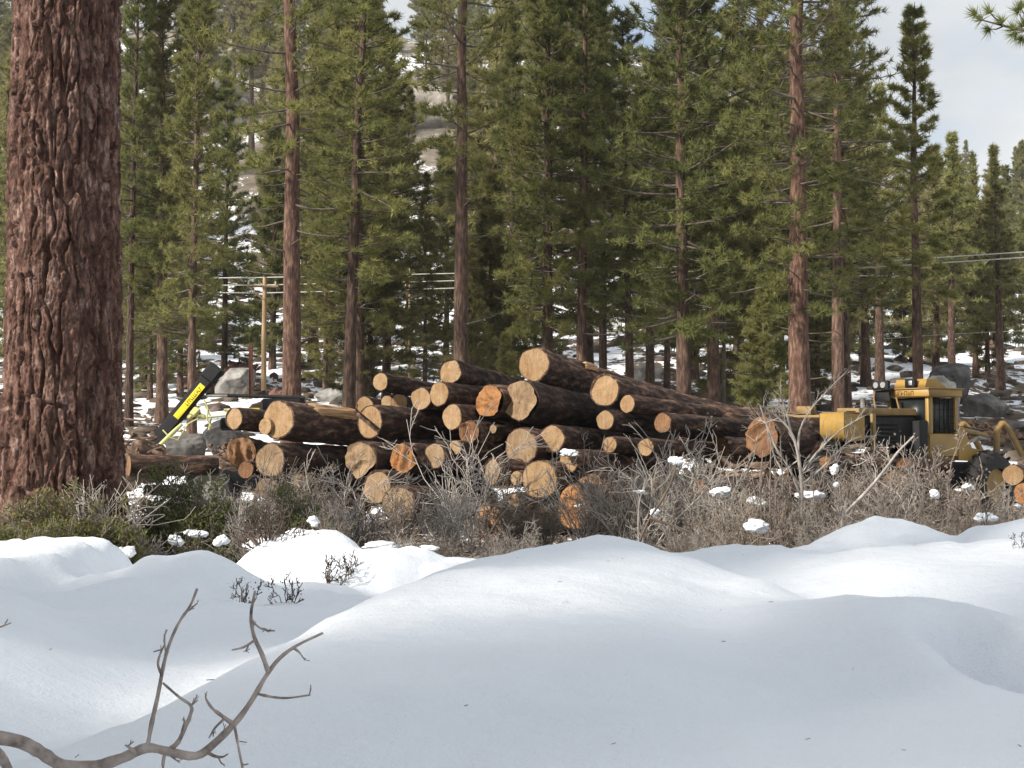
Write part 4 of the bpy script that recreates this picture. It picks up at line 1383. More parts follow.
def make_shrub(seed, h=1.2, n=24, spread=0.55, base=0.16, r=0.016, c1=6, c2=5, c3=0, leaves=0, leaf=(0.03, 0.016), wob=0.12, rmin=0.0055, up=0.2):
    g = np.random.default_rng(seed)
    K = 7
    S = np.linspace(0, 1, K)
    az = g.uniform(0, 2 * PI, n)
    el = np.abs(g.normal(size=n)) * spread
    d = np.stack([np.sin(el) * np.cos(az), np.sin(el) * np.sin(az), np.cos(el)], -1)
    L = h * g.uniform(0.55, 1.15, n) * (0.75 + 0.25 * np.cos(el))
    b = np.stack([np.cos(az) * base * g.uniform(0, 1, n), np.sin(az) * base * g.uniform(0, 1, n), np.full(n, -0.12)], -1)
    w = np.cumsum(g.normal(size=(n, K, 3)) * wob * 0.55, 1) * S[None, :, None]
    P = b[:, None] + L[:, None, None] * (d[:, None] * S[None, :, None] + w)
    R = np.maximum(r * g.uniform(0.6, 1.3, n)[:, None] * (1 - 0.7 * S)[None], rmin)
    mb = MB()
    mb.add(*tubes(P, R, 4))
    tips = [P[:, -1]]
    if c1:
        P1, R1 = batch_sprout(g, P, R, c1, 0.2, 0.97, h * 0.42, 0.55, 5, up, wob=wob)
        mb.add(*tubes(P1, np.maximum(R1, rmin), 3))
        tips.append(P1[:, -1])
        if c2:
            P2, R2 = batch_sprout(g, P1, R1, c2, 0.2, 1.0, h * 0.2, 0.7, 3, up, wob=wob)
            mb.add(*tubes(P2, np.maximum(R2, rmin * 0.9), 3))
            tips += [P2[:, -1], P2[:, 1]]
            if c3:
                P3, R3 = batch_sprout(g, P2, R2, c3, 0.2, 1.0, h * 0.09, 0.8, 2, up)
                mb.add(*tubes(P3, np.maximum(R3, rmin * 0.8), 3))
                tips += [P3[:, -1]]
    if leaves:
        T = np.concatenate(tips)
        idx = g.integers(0, len(T), leaves)
        C = T[idx] + g.normal(size=(leaves, 3)) * 0.035
        a = unit(g.normal(size=(leaves, 3)) + np.array([0, 0, 0.4]))
        b2 = unit(np.cross(a, g.normal(size=(leaves, 3))))
        ls = g.uniform(0.6, 1.3, (leaves, 1))
        V = np.stack([C, C + a * leaf[0] * 0.5 * ls + b2 * leaf[1] * ls, C + a * leaf[0] * ls, C + a * leaf[0] * 0.5 * ls - b2 * leaf[1] * ls], 1).reshape(-1, 3)
        mb.add(V, np.arange(len(V)).reshape(-1, 4), 1)
    return mb


SH = {}


def shrub_kind(key, tm, lm, **kw):
    SH[key] = make_shrub(**kw).mesh('shrub', [M[tm], M[lm]])


shrub_kind('grey1', 'twig', 'dry_leaf', seed=1, h=1.15, n=22, c1=6, c2=4, leaves=700, leaf=(0.035, 0.014))
shrub_kind('grey2', 'twig', 'dry_leaf', seed=2, h=1.05, n=24, c1=6, c2=5, spread=0.7, leaves=700, leaf=(0.03, 0.013))
shrub_kind('grey3', 'twig', 'dry_leaf', seed=3, h=1.3, n=18, c1=7, c2=4, spread=0.45, leaves=350, leaf=(0.03, 0.013))
shrub_kind('brown1', 'twig_brown', 'dry_leaf', seed=4, h=1.0, n=24, c1=6, c2=5, spread=0.75, leaves=1500, leaf=(0.035, 0.014))
shrub_kind('brown2', 'twig_brown', 'dry_leaf', seed=5, h=1.1, n=20, c1=6, c2=5, spread=0.6, leaves=1200, leaf=(0.03, 0.014))
shrub_kind('pale1', 'twig_pale', 'dry_leaf', seed=6, h=1.5, n=9, c1=6, c2=4, spread=0.4, r=0.014, wob=0.16)
shrub_kind('pale2', 'twig_pale', 'dry_leaf', seed=7, h=1.4, n=7, c1=5, c2=4, spread=0.5, r=0.013, wob=0.18)
shrub_kind('fan', 'twig_dark', 'dry_leaf', seed=8, h=0.62, n=22, c1=4, c2=3, spread=0.75, r=0.012, base=0.06, wob=0.08, leaves=150, leaf=(0.025, 0.01))
shrub_kind('sprig', 'twig_dark', 'dry_leaf', seed=9, h=0.36, n=7, c1=4, c2=3, spread=0.9, r=0.006, base=0.05, leaves=120, leaf=(0.025, 0.01))
shrub_kind('green1', 'twig_brown', 'green_leaf', seed=10, h=0.75, n=34, c1=7, c2=6, spread=0.75, leaves=14000, leaf=(0.034, 0.010))
shrub_kind('green2', 'twig_brown', 'green_leaf', seed=11, h=0.9, n=30, c1=7, c2=6, spread=0.6, leaves=13000, leaf=(0.034, 0.010))


def put_shrub(key, px, D, s=1.0, label='', group=None, rz=None, sz=1.0, z=None):
    x = (px - 512) / FPX * D
    o = link('shrub', SH[key], None, (x, D, hz(x, D) if z is None else z))
    o.rotation_euler = (0, 0, random.uniform(0, 6.28) if rz is None else rz)
    o.scale = (s, s, s * sz)
    return tag(o, label, 'shrub', group)


BRUSH = 'leafless grey and brown shrubs of the brush before the pile'
bl = 'leafless grey shrub in the thick brush belt between snow bank and log pile'
bb = 'withered brown shrub in the thick brush belt between snow bank and log pile'
gs = random.Random(9)
n_row = 0
for D, x0, x1, stepx, smin, smax in ((17.6, 330, 1060, 34, 0.5, 0.75), (19.6, 300, 1060, 33, 0.75, 1.1), (22.0, 150, 1060, 34, 0.9, 1.3), (24.0, 310, 1060, 40, 0.9, 1.25)):
    x = x0
    while x < x1:
        px = x + gs.uniform(-10, 10)
        k = gs.choice(['grey1', 'grey2', 'grey3', 'brown1', 'brown2'] if px < 640 else ['grey1', 'brown1', 'brown2', 'brown1', 'grey3'])
        s = gs.uniform(smin, smax)
        s *= gs.uniform(0.75, 1.25)
        skip = 0.52 if D < 21 else 0.68
        if 320 < px < 640:
            s *= 0.55 if D < 21 else 0.75
        elif 640 <= px < 935:
            s *= 0.72 if D < 21 else 0.92
            skip = 0.2 if D < 21 else 0.35
        elif px >= 935:
            s *= 0.6
            skip = 0.1
        else:
            s *= 0.85
            skip = 0
        if gs.random() < skip:
            x += stepx * 0.8
            continue
        put_shrub(k, px, D + gs.uniform(-0.7, 0.7), s, bb if k.startswith('brown') else bl, BRUSH, gs.uniform(0, 6.28))
        x += stepx * gs.uniform(0.75, 1.25)
for key, px, D, s, lab in (
        ('pale2', 100, 16.6, 0.95, 'pale crooked twigs growing before the huge trunk'),
        ('grey1', 112, 16.2, 0.72, 'grey twiggy shrub at the right foot of the huge trunk'),
        ('grey2', 140, 16.6, 0.66, 'grey twiggy shrub between huge trunk and low green shrub'),
        ('grey3', 222, 19.0, 0.75, 'greyish shrub before the splintered logs at the left end of the pile'),
        ('grey1', 250, 18.0, 0.68, 'greyish shrub behind the dark fan-shaped twigs'),
        ('pale1', 330, 20.5, 0.85, 'bleached forking shrub before the dark gap of the left pile'),
        ('pale1', 352, 21.5, 0.8, 'bleached shrub before the olive-brown split end'),
        ('pale2', 318, 19.5, 0.75, 'bleached shrub right behind the snow-covered stump'),
        ('pale2', 470, 22.0, 1.25, 'tall grey shrub reaching up over the rough red-brown log end'),
        ('pale1', 478, 22.5, 1.2, 'tall bleached stems before the large split log'),
        ('grey3', 450, 21.0, 0.8, 'grey shrub covering the dull ends left of the tall bleached stems'),
        ('pale1', 640, 22.0, 0.95, 'bleached shrub with thin forks before the small pinkish log'),
        ('grey3', 655, 23.0, 1.2, 'tall grey shrub in front of the dark right slope of the pile'),
        ('grey3', 690, 23.2, 1.2, 'thin upright grey shrub before the right end of the pile top'),
        ('pale2', 880, 21.0, 0.85, 'bleached shrub under the yellow deck of the skidder'),
        ('pale2', 950, 22.0, 0.85, 'bleached branching shrub under the skidder cab'),
        ('fan', 266, 14.9, 0.95, 'dark fan-shaped twigs standing in the snow before the stump'),
        ('sprig', 193, 12.2, 0.75, 'dark sprig on the small snow mound left of centre'),
        ('sprig', 245, 10.9, 0.6, 'dark seed-headed sprig low on the snow beside the long branch tip'),
        ('sprig', 290, 11.0, 0.7, 'dark twiggy sprig right of the seed-headed one on the snow'),
        ('sprig', 330, 13.4, 0.85, 'dark sprig on the snow slope below the stump'),
        ('sprig', 352, 13.6, 0.7, 'smaller dark sprig beside the one below the stump'),
        ('sprig', 590, 11.3, 0.5, 'tiny sprig on the crest of the broad snow bank'),
        ('fan', 424, 16.4, 0.5, 'small dark twigs poking from snow under the cracked log'),
        ('fan', 930, 15.2, 0.65, 'dark twigs at the snow ledge below the round snow ball'),
        ('fan', 990, 14.8, 0.8, 'small bare shrub holding a snow heap near the right edge'),
        ('fan', 830, 16.4, 0.7, 'dark twigs in the snow lump right of the pale branching shrub'),
        ('sprig', 1022, 9.8, 0.35, 'tiny twig poking out of the snow at the right edge'),
        ('green1', 20, 15.4, 1.0, 'green low shrub at the foot of the huge trunk, cut by the left edge'),
        ('green2', 62, 15.6, 0.95, 'green low shrub in the middle of the huge trunk foot'),
        ('green1', 96, 15.9, 1.05, 'green low shrub at the right foot of the huge trunk'),
        ('green2', 165, 18.6, 1.25, 'green leafy shrub behind the snow-weighed one'),
        ('green1', 200, 18.8, 1.4, 'green leafy shrub before the flat dark log'),
        ('green1', 196, 16.8, 0.62, 'low green shrub weighed down by snow lumps'),
        ('green2', 285, 19.5, 1.0, 'green leafy shrub before the half sunk log'),
        ('green1', 330, 19.8, 0.55, 'small green shrub right of the half sunk log'),
):
    put_shrub(key, px, D, s, lab, 'single shrubs and sprigs')


def drawn_shrub(name, D, lines, mats, label, cat, seed, kids=3, kid_len=0.16, dz=0.25, group=None):
    """a bush or branch whose main limbs were measured: (pixel polyline, r0, r1) at about distance D"""
    g = np.random.default_rng(seed)
    o0 = at(lines[0][0][0][0], lines[0][0][0][1], D)
    mb = MB()
    for pts, r0, r1 in lines:
        K = len(pts)
        off = np.cumsum(g.normal(size=K) * dz * 0.25)
        off -= off[0]
        P = np.array([at(p[0], p[1], D + (p[2] if len(p) > 2 else off[i])) for i, p in enumerate(pts)]) - o0
        # smooth the polyline
        t = np.linspace(0, K - 1, K * 4 - 3)
        i0 = np.clip(t.astype(int), 0, K - 2); f = (t - i0)[:, None]
        Pm = np.concatenate([2 * P[:1] - P[1:2], P, 2 * P[-1:] - P[-2:-1]])
        a, b, c, d = Pm[i0], Pm[i0 + 1], Pm[i0 + 2], Pm[i0 + 3]
        Q = 0.5 * ((2 * b) + (c - a) * f + (2 * a - 5 * b + 4 * c - d) * f ** 2 + (3 * b - a - 3 * c + d) * f ** 3)
        rr = np.linspace(r0, r1, len(Q)) * (0.84 if D < 5 else 1.0) * (1 + (0.07 if D < 5 else 0.12) * g.normal(size=len(Q)))
        mb.tube(Q, rr, 7)
        if kids:
            P1, R1 = batch_sprout(g, Q[None], rr[None], kids, 0.25, 1.0, kid_len, 0.6, 4, 0.2, 0.55)
            mb.add(*tubes(P1, np.minimum(np.maximum(R1, 0.0025), kid_len * 0.055), 3))
            P2, R2 = batch_sprout(g, P1, R1, 3, 0.3, 1.0, kid_len * 0.4, 0.6, 3, 0.2, 0.7)
            mb.add(*tubes(P2, np.minimum(np.maximum(R2, 0.002), kid_len * 0.03), 3))
    o = mb.obj(name, mats, smooth=True, loc=o0)
    return tag(o, label, cat, group)


drawn_shrub('shrub', 20.2, [
    ([(803, 545), (801, 520), (802, 490), (798, 455), (791, 432), (776, 416), (758, 404)], 0.034, 0.009),
    ([(801, 475), (815, 455), (838, 432), (862, 417)], 0.019, 0.006),
    ([(798, 455), (800, 430), (812, 408), (830, 388), (846, 372)], 0.019, 0.006),
    ([(803, 484), (822, 468), (846, 444), (862, 436)], 0.019, 0.006),
    ([(802, 500), (790, 470), (776, 448), (766, 424), (757, 420)], 0.019, 0.006),
    ([(791, 432), (786, 412), (780, 396)], 0.016, 0.006),
    ([(760, 405), (768, 430), (774, 455), (782, 470)], 0.013, 0.013),
], [M['twig']], 'pale bleached shrub with thick forking branches beside the dark brown split log', 'shrub', 3, kids=14, kid_len=0.36)
drawn_shrub('shrub', 19.8, [([(772, 545), (770, 500), (771, 440)], 0.014, 0.007), ([(781, 545), (783, 490), (780, 436)], 0.014, 0.006), ([(790, 545), (791, 500), (786, 455)], 0.014, 0.007),
                            ([(764, 545), (760, 490), (763, 450)], 0.012, 0.006), ([(826, 545), (815, 510), (812, 470)], 0.012, 0.006), ([(778, 545), (776, 520), (775, 470)], 0.012, 0.006)],
            [M['twig_brown']], 'straight brown stems standing before the pale bleached shrub', 'shrub', 5, kids=5, kid_len=0.2)
drawn_shrub('dead_branch', 20.5, [([(846, 512), (868, 490), (886, 468), (898, 452), (914, 436)], 0.024, 0.014)], [M['twig']], 'thick pale stick slanting up out of the brush under the skidder deck', 'branch', 8, kids=4, kid_len=0.2)
drawn_shrub('dead_branch', 18.6, [([(640, 540), (650, 518), (662, 500), (672, 480), (676, 466)], 0.018, 0.011), ([(650, 518), (690, 532), (716, 545)], 0.017, 0.010)], [M['twig_dark']], 'dark forked branch low in the brush under the round snow clump', 'branch', 9, kids=4, kid_len=0.15)

# the grey dead branch close to the lens
drawn_shrub('dead_branch', 2.62, [
    ([(-60, 728, 0), (-20, 735, 0), (20, 742, 0), (42, 753, 0.02), (62, 765, 0.03), (95, 766, 0.03), (122, 758, 0.02), (146, 748, 0.0), (170, 752, 0), (196, 756, 0.02), (214, 744, 0.04), (236, 722, 0.06), (252, 700, 0.08), (266, 676, 0.10), (280, 658, 0.12), (298, 645, 0.14), (323, 633, 0.16)], 0.0175, 0.0028),
    ([(268, 671, .1), (262, 654, .08), (254, 636, .06), (251, 615, .05), (255, 591, .03)], 0.0062, 0.0030),
    ([(255, 640, .06), (244, 647, .04), (232, 650, .02)], 0.0034, 0.0018),
    ([(252, 621, .05), (260, 628, .02), (269, 632, 0)], 0.0026, 0.0014),
    ([(294, 648, .14), (299, 652, .12), (302, 656, .12)], 0.0040, 0.0012),
    ([(258, 694, .09), (272, 697, .05), (288, 698, .03), (310, 695, 0)], 0.0034, 0.0022),
    ([(147, 749, 0), (152, 722, -.02), (158, 695, -.03), (163, 668, -.05), (168, 648, -.06), (178, 624, -.08), (190, 606, -.1), (197, 589, -.12)], 0.0052, 0.0026),
    ([(162, 676, -.05), (158, 664, -.06), (161, 652, -.06), (165, 644, -.06)], 0.0034, 0.0016),
    ([(166, 656, -.06), (165, 645, -.07), (165, 634, -.08)], 0.0022, 0.0010),
    ([(163, 683, -.04), (178, 696, -.02), (191, 706, 0), (190, 716, .02), (184, 730, .02), (178, 742, .01), (168, 751, 0)], 0.0026, 0.0062),
    ([(190, 706, 0), (194, 703, 0), (198, 700, 0)], 0.0030, 0.0012),
    ([(181, 738, .01), (183, 727, -.02), (185, 720, -.03)], 0.0034, 0.0012),
    ([(233, 724, .06), (222, 716, .03), (212, 708, .01), (206, 699, 0)], 0.0056, 0.0024),
    ([(225, 718, .04), (215, 728, .02), (209, 738, 0)], 0.0034, 0.0016),
    ([(234, 722, .06), (238, 745, .02), (244, 775, 0)], 0.0036, 0.0026),
    ([(205, 752, .02), (216, 744, 0), (226, 736, -.02)], 0.0040, 0.0030),
    ([(136, 753, 0), (130, 748, -.02), (125, 745, -.03)], 0.0058, 0.0016),
    ([(206, 751, .03), (214, 756, .02), (222, 757, 0), (228, 754, -.02)], 0.0050, 0.0014),
    ([(165, 752, 0), (163, 765, -.02), (164, 785, -.02)], 0.0042, 0.0030),
    ([(-40, 735, 0), (-10, 748, .05), (6, 765, .08), (14, 795, .1)], 0.0135, 0.011),
    ([(-10, 628, 0), (0, 627, 0), (11, 623, .02)], 0.0032, 0.0014),
    ([(-60, 728, 0), (-60, 660, 0), (-10, 628, 0)], 0.0090, 0.0032),
    ([(-60, 728, 0), (-130, 760, .1), (-200, 900, .3)], 0.0175, 0.020),
], [M['fg_bark']], 'crooked grey dead branch rising out of the snow close to the viewer', 'branch', 12, kids=1, kid_len=0.03, dz=0.0)

# ------------------------------------------------------------------ yellow log skidder
AL = math.radians(35)
SKO = at(844, 441, 29.0)
SKO[2] = 0.0


def skidder():
    D0 = 29.0
    g0 = hz(SKO[0] + 2, D0 + 1)
    root = empty('log_skidder', (SKO[0], SKO[1], g0), AL, label='yellow log skidder with a dark-windowed cab parked behind the brush', cat='skidder')
    # local x runs along the machine, local -y is its near side

    def P(name, mat, fn, parent=root, smooth=False):
        mb = MB(); fn(mb)
        return mb.obj(name, M[mat], parent, smooth)
    zz = -g0
    # counterweight box with a sloped underside
    def wbox(mb):
        poly = [(0.0, 2.36), (0.64, 2.33), (0.64, 1.80), (0.16, 1.76), (0.0, 1.93)]
        mb.prism([(a, b + zz) for a, b in poly], 0.0, 0.66, lambda a, d, b: (a, d, b))
    bx = P('tool_box', 'yellow', wbox)
    P('lid', 'yellow_old', lambda mb: mb.box((0.33, 0.33, 2.368 + zz), (0.60, 0.62, 0.03), bev=0.01), bx)
    P('lid_latch', 'black', lambda mb: mb.box((0.42, 0.18, 2.395 + zz), (0.20, 0.10, 0.025), bev=0.006), bx)
    P('bumper_plate', 'yellow_old', lambda mb: mb.box((0.10, 1.30, 2.30 + zz), (0.24, 1.28, 0.07), bev=0.015))
    P('tow_block', 'yellow_old', lambda mb: mb.box((0.12, 1.15, 2.43 + zz), (0.2, 0.42, 0.19), bev=0.02))
    P('deck_beam', 'yellow_old', lambda mb: mb.box((1.52, 0.42, 2.40 + zz), (1.86, 0.62, 0.16), bev=0.02))
    P('hood', 'black', lambda mb: mb.box((1.46, 0.62, 1.98 + zz), (2.0, 1.0, 0.66), bev=0.05))
    P('radiator_grille', 'black', lambda mb: [mb.box((1.35 + 0.0 * k, 0.10, 1.70 + 0.09 * k + zz), (0.9, 0.03, 0.045)) for k in range(6)])
    P('deck_post', 'yellow_old', lambda mb: mb.box((0.98, 0.07, 1.86 + zz), (0.11, 0.08, 1.0), bev=0.01))
    P('chassis', 'black', lambda mb: (mb.box((1.3, 0.75, 1.15 + zz), (2.9, 0.9, 0.72), bev=0.06), mb.box((3.6, 0.75, 1.0 + zz), (2.4, 0.8, 0.6), bev=0.06)))
    # cab
    c0, c1, w0, w1 = 2.60, 3.58, -0.10, 1.04
    body = P('cab_panel', 'yellow', lambda mb: mb.box(((c0 + c1) / 2, (w0 + w1) / 2, 1.68 + zz), (c1 - c0, w1 - w0, 0.52), bev=0.025))
    for (x, y, wx) in ((c0 + 0.06, w0 + 0.05, 0.15), (c1 - 0.05, w0 + 0.05, 0.11), (c0 + 0.05, w1 - 0.05, 0.09), (c1 - 0.05, w1 - 0.05, 0.11)):
        P('cab_pillar', 'yellow', lambda mb: mb.box((x, y, 2.345 + zz), (wx, 0.10, 0.82), bev=0.012))
    win = P('side_window', 'glass', lambda mb: mb.box(((c0 + c1) / 2 + 0.02, w0 + 0.045, 2.33 + zz), (c1 - c0 - 0.24, 0.03, 0.78)))
    P('window_guard', 'black', lambda mb: [mb.box(((c0 + c1) / 2 + 0.02, w0 + 0.02, 2.02 + 0.15 * k + zz), (c1 - c0 - 0.24, 0.012, 0.014)) for k in range(5)] + [mb.box((c0 + 0.22 + 0.16 * k, w0 + 0.02, 2.33 + zz), (0.014, 0.014, 0.78)) for k in range(4)], win)
    fw = P('windscreen', 'glass', lambda mb: mb.box((c0 + 0.045, (w0 + w1) / 2, 2.33 + zz), (0.03, w1 - w0 - 0.2, 0.78)))
    P('windscreen', 'glass', lambda mb: mb.box((c1 - 0.04, (w0 + w1) / 2, 2.33 + zz), (0.03, w1 - w0 - 0.2, 0.78)))
    P('side_window', 'glass', lambda mb: mb.box(((c0 + c1) / 2, w1 - 0.045, 2.33 + zz), (c1 - c0 - 0.2, 0.03, 0.78)))
    P('door_handle', 'black', lambda mb: mb.box((c1 - 0.12, w0 - 0.02, 2.0 + zz), (0.12, 0.04, 0.035), bev=0.008), win)
    P('lower_guard', 'black', lambda mb: mb.box((c0 - 0.16, 0.34, 1.78 + zz), (0.3, 0.86, 0.9), bev=0.03))
    roof = P('roof', 'yellow', lambda mb: mb.box(((c0 + c1) / 2, (w0 + w1) / 2, 2.83 + zz), (c1 - c0 + 0.18, w1 - w0 + 0.14, 0.18), bev=0.02))
    P('roof_rim', 'yellow_old', lambda mb: mb.box(((c0 + c1) / 2, (w0 + w1) / 2, 2.925 + zz), (c1 - c0 + 0.24, w1 - w0 + 0.2, 0.03), bev=0.008), roof)

    def hump(mb):
        poly = [(c0 + 0.02, 2.94), (c0 + 0.10, 3.14), (c0 + 0.42, 3.14), (c0 + 0.78, 2.94)]
        mb.prism([(a, b + zz) for a, b in poly], 0.02, 0.86, lambda a, d, b: (a, d, b))
    P('air_intake', 'yellow', hump, roof)
    # weathered lettering band on the brow: only unreadable dark strokes are left
    gg = np.random.default_rng(2)

    def letters(mb):
        y = 0.98
        while y > 0.26:
            w = gg.uniform(0.05, 0.075)
            hgt = 0.095
            mb.box((c0 - 0.094, y, 2.83 + zz), (0.008, 0.016, hgt))
            mb.box((c0 - 0.094, y - w * 0.5, 2.83 + hgt * gg.choice([-0.42, 0, 0.42]) + zz), (0.0084, w * 0.7, 0.018))
            if gg.random() < 0.6:
                mb.box((c0 - 0.094, y - w * 0.8, 2.83 + zz), (0.0076, 0.014, hgt * gg.choice([0.55, 0.9])))
            y -= w + 0.025
    P('lettering', 'ink_brown', letters, roof)
    # lamps
    br = P('lamp_bracket', 'black', lambda mb: (mb.box((c0 - 0.28, 0.98, 3.02 + zz), (0.10, 0.46, 0.20), bev=0.02), mb.box((c0 - 0.20, 0.78, 2.92 + zz), (0.34, 0.06, 0.05))))
    for dy in (0.10, -0.10):
        P('work_lamp', 'lamp', lambda mb: mb.tube([(c0 - 0.325, 0.98 + dy, 3.02 + zz), (c0 - 0.345, 0.98 + dy, 3.02 + zz)], 0.068, 14), br)
    l2 = P('lamp_housing', 'black', lambda mb: mb.box((c0 - 0.02, 0.36, 3.05 + zz), (0.12, 0.27, 0.20), bev=0.02), roof)
    P('work_lamp', 'lamp', lambda mb: mb.box((c0 - 0.086, 0.33, 3.05 + zz), (0.012, 0.09, 0.10), bev=0.004), roof)
    P('brow_screen', 'black', lambda mb: mb.box((c0 - 0.20, 1.0, 2.78 + zz), (0.04, 0.42, 0.24), bev=0.01))
    P('guard_bar', 'yellow_old', lambda mb: mb.tube([(c0 - 0.24, 1.22, 2.92 + zz), (c0 - 0.28, 1.18, 2.72 + zz), (c0 - 0.30, 1.12, 2.5 + zz)], 0.022, 6))
    P('guard_bar', 'yellow_old', lambda mb: mb.tube([(c0 - 0.16, 0.66, 2.75 + zz), (c0 - 0.12, 0.60, 2.46 + zz)], 0.024, 6))
    P('exhaust_stub', 'steel', lambda mb: mb.tube([(1.5, 0.8, 2.45 + zz), (1.5, 0.8, 2.72 + zz)], 0.05, 10))
    # rear: arch and winch frame
    P('winch_frame', 'yellow', lambda mb: mb.prism([(a, b + zz) for a, b in ((3.64, 1.35), (3.64, 2.06), (3.82, 2.10), (4.12, 1.62), (4.90, 1.52), (4.90, 1.30))], -0.06, 0.04, lambda a, d, b: (a, d, b)))
    P('winch_frame', 'yellow', lambda mb: mb.prism([(a, b + zz) for a, b in ((3.64, 1.35), (3.64, 2.06), (3.82, 2.10), (4.12, 1.62), (4.90, 1.52), (4.90, 1.30))], 1.0, 1.1, lambda a, d, b: (a, d, b)))
    P('boom_arm', 'yellow_old', lambda mb: mb.tube([(3.80, 0.15, 2.04 + zz), (4.40, 0.15, 1.97 + zz), (4.95, 0.15, 1.88 + zz)], 0.075, 4))
    P('hydraulic_ram', 'steel', lambda mb: mb.tube([(3.95, 0.05, 1.70 + zz), (4.50, 0.05, 1.86 + zz), (4.90, 0.05, 1.80 + zz)], 0.04, 8))
    P('boom_arm', 'black', lambda mb: mb.tube([(3.85, 0.5, 2.12 + zz), (5.00, 0.5, 2.0 + zz)], 0.07, 4))
    P('arch', 'yellow_old', lambda mb: mb.tube([(5.05, -0.02, 1.35 + zz), (5.08, -0.02, 2.02 + zz), (5.28, -0.02, 2.18 + zz), (5.50, -0.02, 2.08 + zz), (6.00, -0.02, 1.45 + zz)], 0.085, 4))
    P('arch', 'yellow_old', lambda mb: mb.tube([(5.05, 1.05, 1.35 + zz), (5.08, 1.05, 2.02 + zz), (5.28, 1.05, 2.18 + zz), (5.50, 1.05, 2.08 + zz), (6.00, 1.05, 1.45 + zz)], 0.085, 4))
    # wheels
    for (x, y) in ((0.95, -0.10), (4.55, -0.16), (0.95, 1.55), (4.55, 1.6)):
        r, wd = 0.74, 0.50
        pr = [(0.40, -0.5), (0.60, -0.5), (0.70, -0.44), (0.74, -0.30), (0.75, 0.0), (0.74, 0.30), (0.70, 0.44), (0.60, 0.5), (0.40, 0.5)]
        na = 36
        V = np.array([[x + a * math.cos(t), y + b * wd, 0.74 + a * math.sin(t) ] for t in np.arange(na) / na * 2 * PI for a, b in pr])
        K = len(pr)
        F = [[i * K + j, ((i + 1) % na) * K + j, ((i + 1) % na) * K + j + 1, i * K + j + 1] for i in range(na) for j in range(K - 1)]
        mb = MB().add(V, F)
        w = mb.obj('wheel', M['rubber'], root, smooth=False)
        tb = MB()
        for k in range(22):
            t = k / 22 * 2 * PI
            for sy in (-1, 1):
                tt = t + (0.14 if sy > 0 else 0)
                c, s = math.cos(tt), math.sin(tt)
                Rm = np.array([[c, 0, -s], [0, 1, 0], [s, 0, c]]) @ np.array([[1, 0, 0], [0, math.cos(0.5 * sy), -math.sin(0.5 * sy)], [0, math.sin(0.5 * sy), math.cos(0.5 * sy)]])
                tb.box((x + 0.765 * c, y + sy * 0.12, 0.74 + 0.765 * s), (0.07, 0.28, 0.055), Rm, bev=0.01)
        tb.obj('tread', M['rubber'], w)
        MB().tube([(x, y - 0.17, 0.74), (x, y + 0.17, 0.74)], 0.40, 20).obj('rim', M['yellow_old'], w)


skidder()


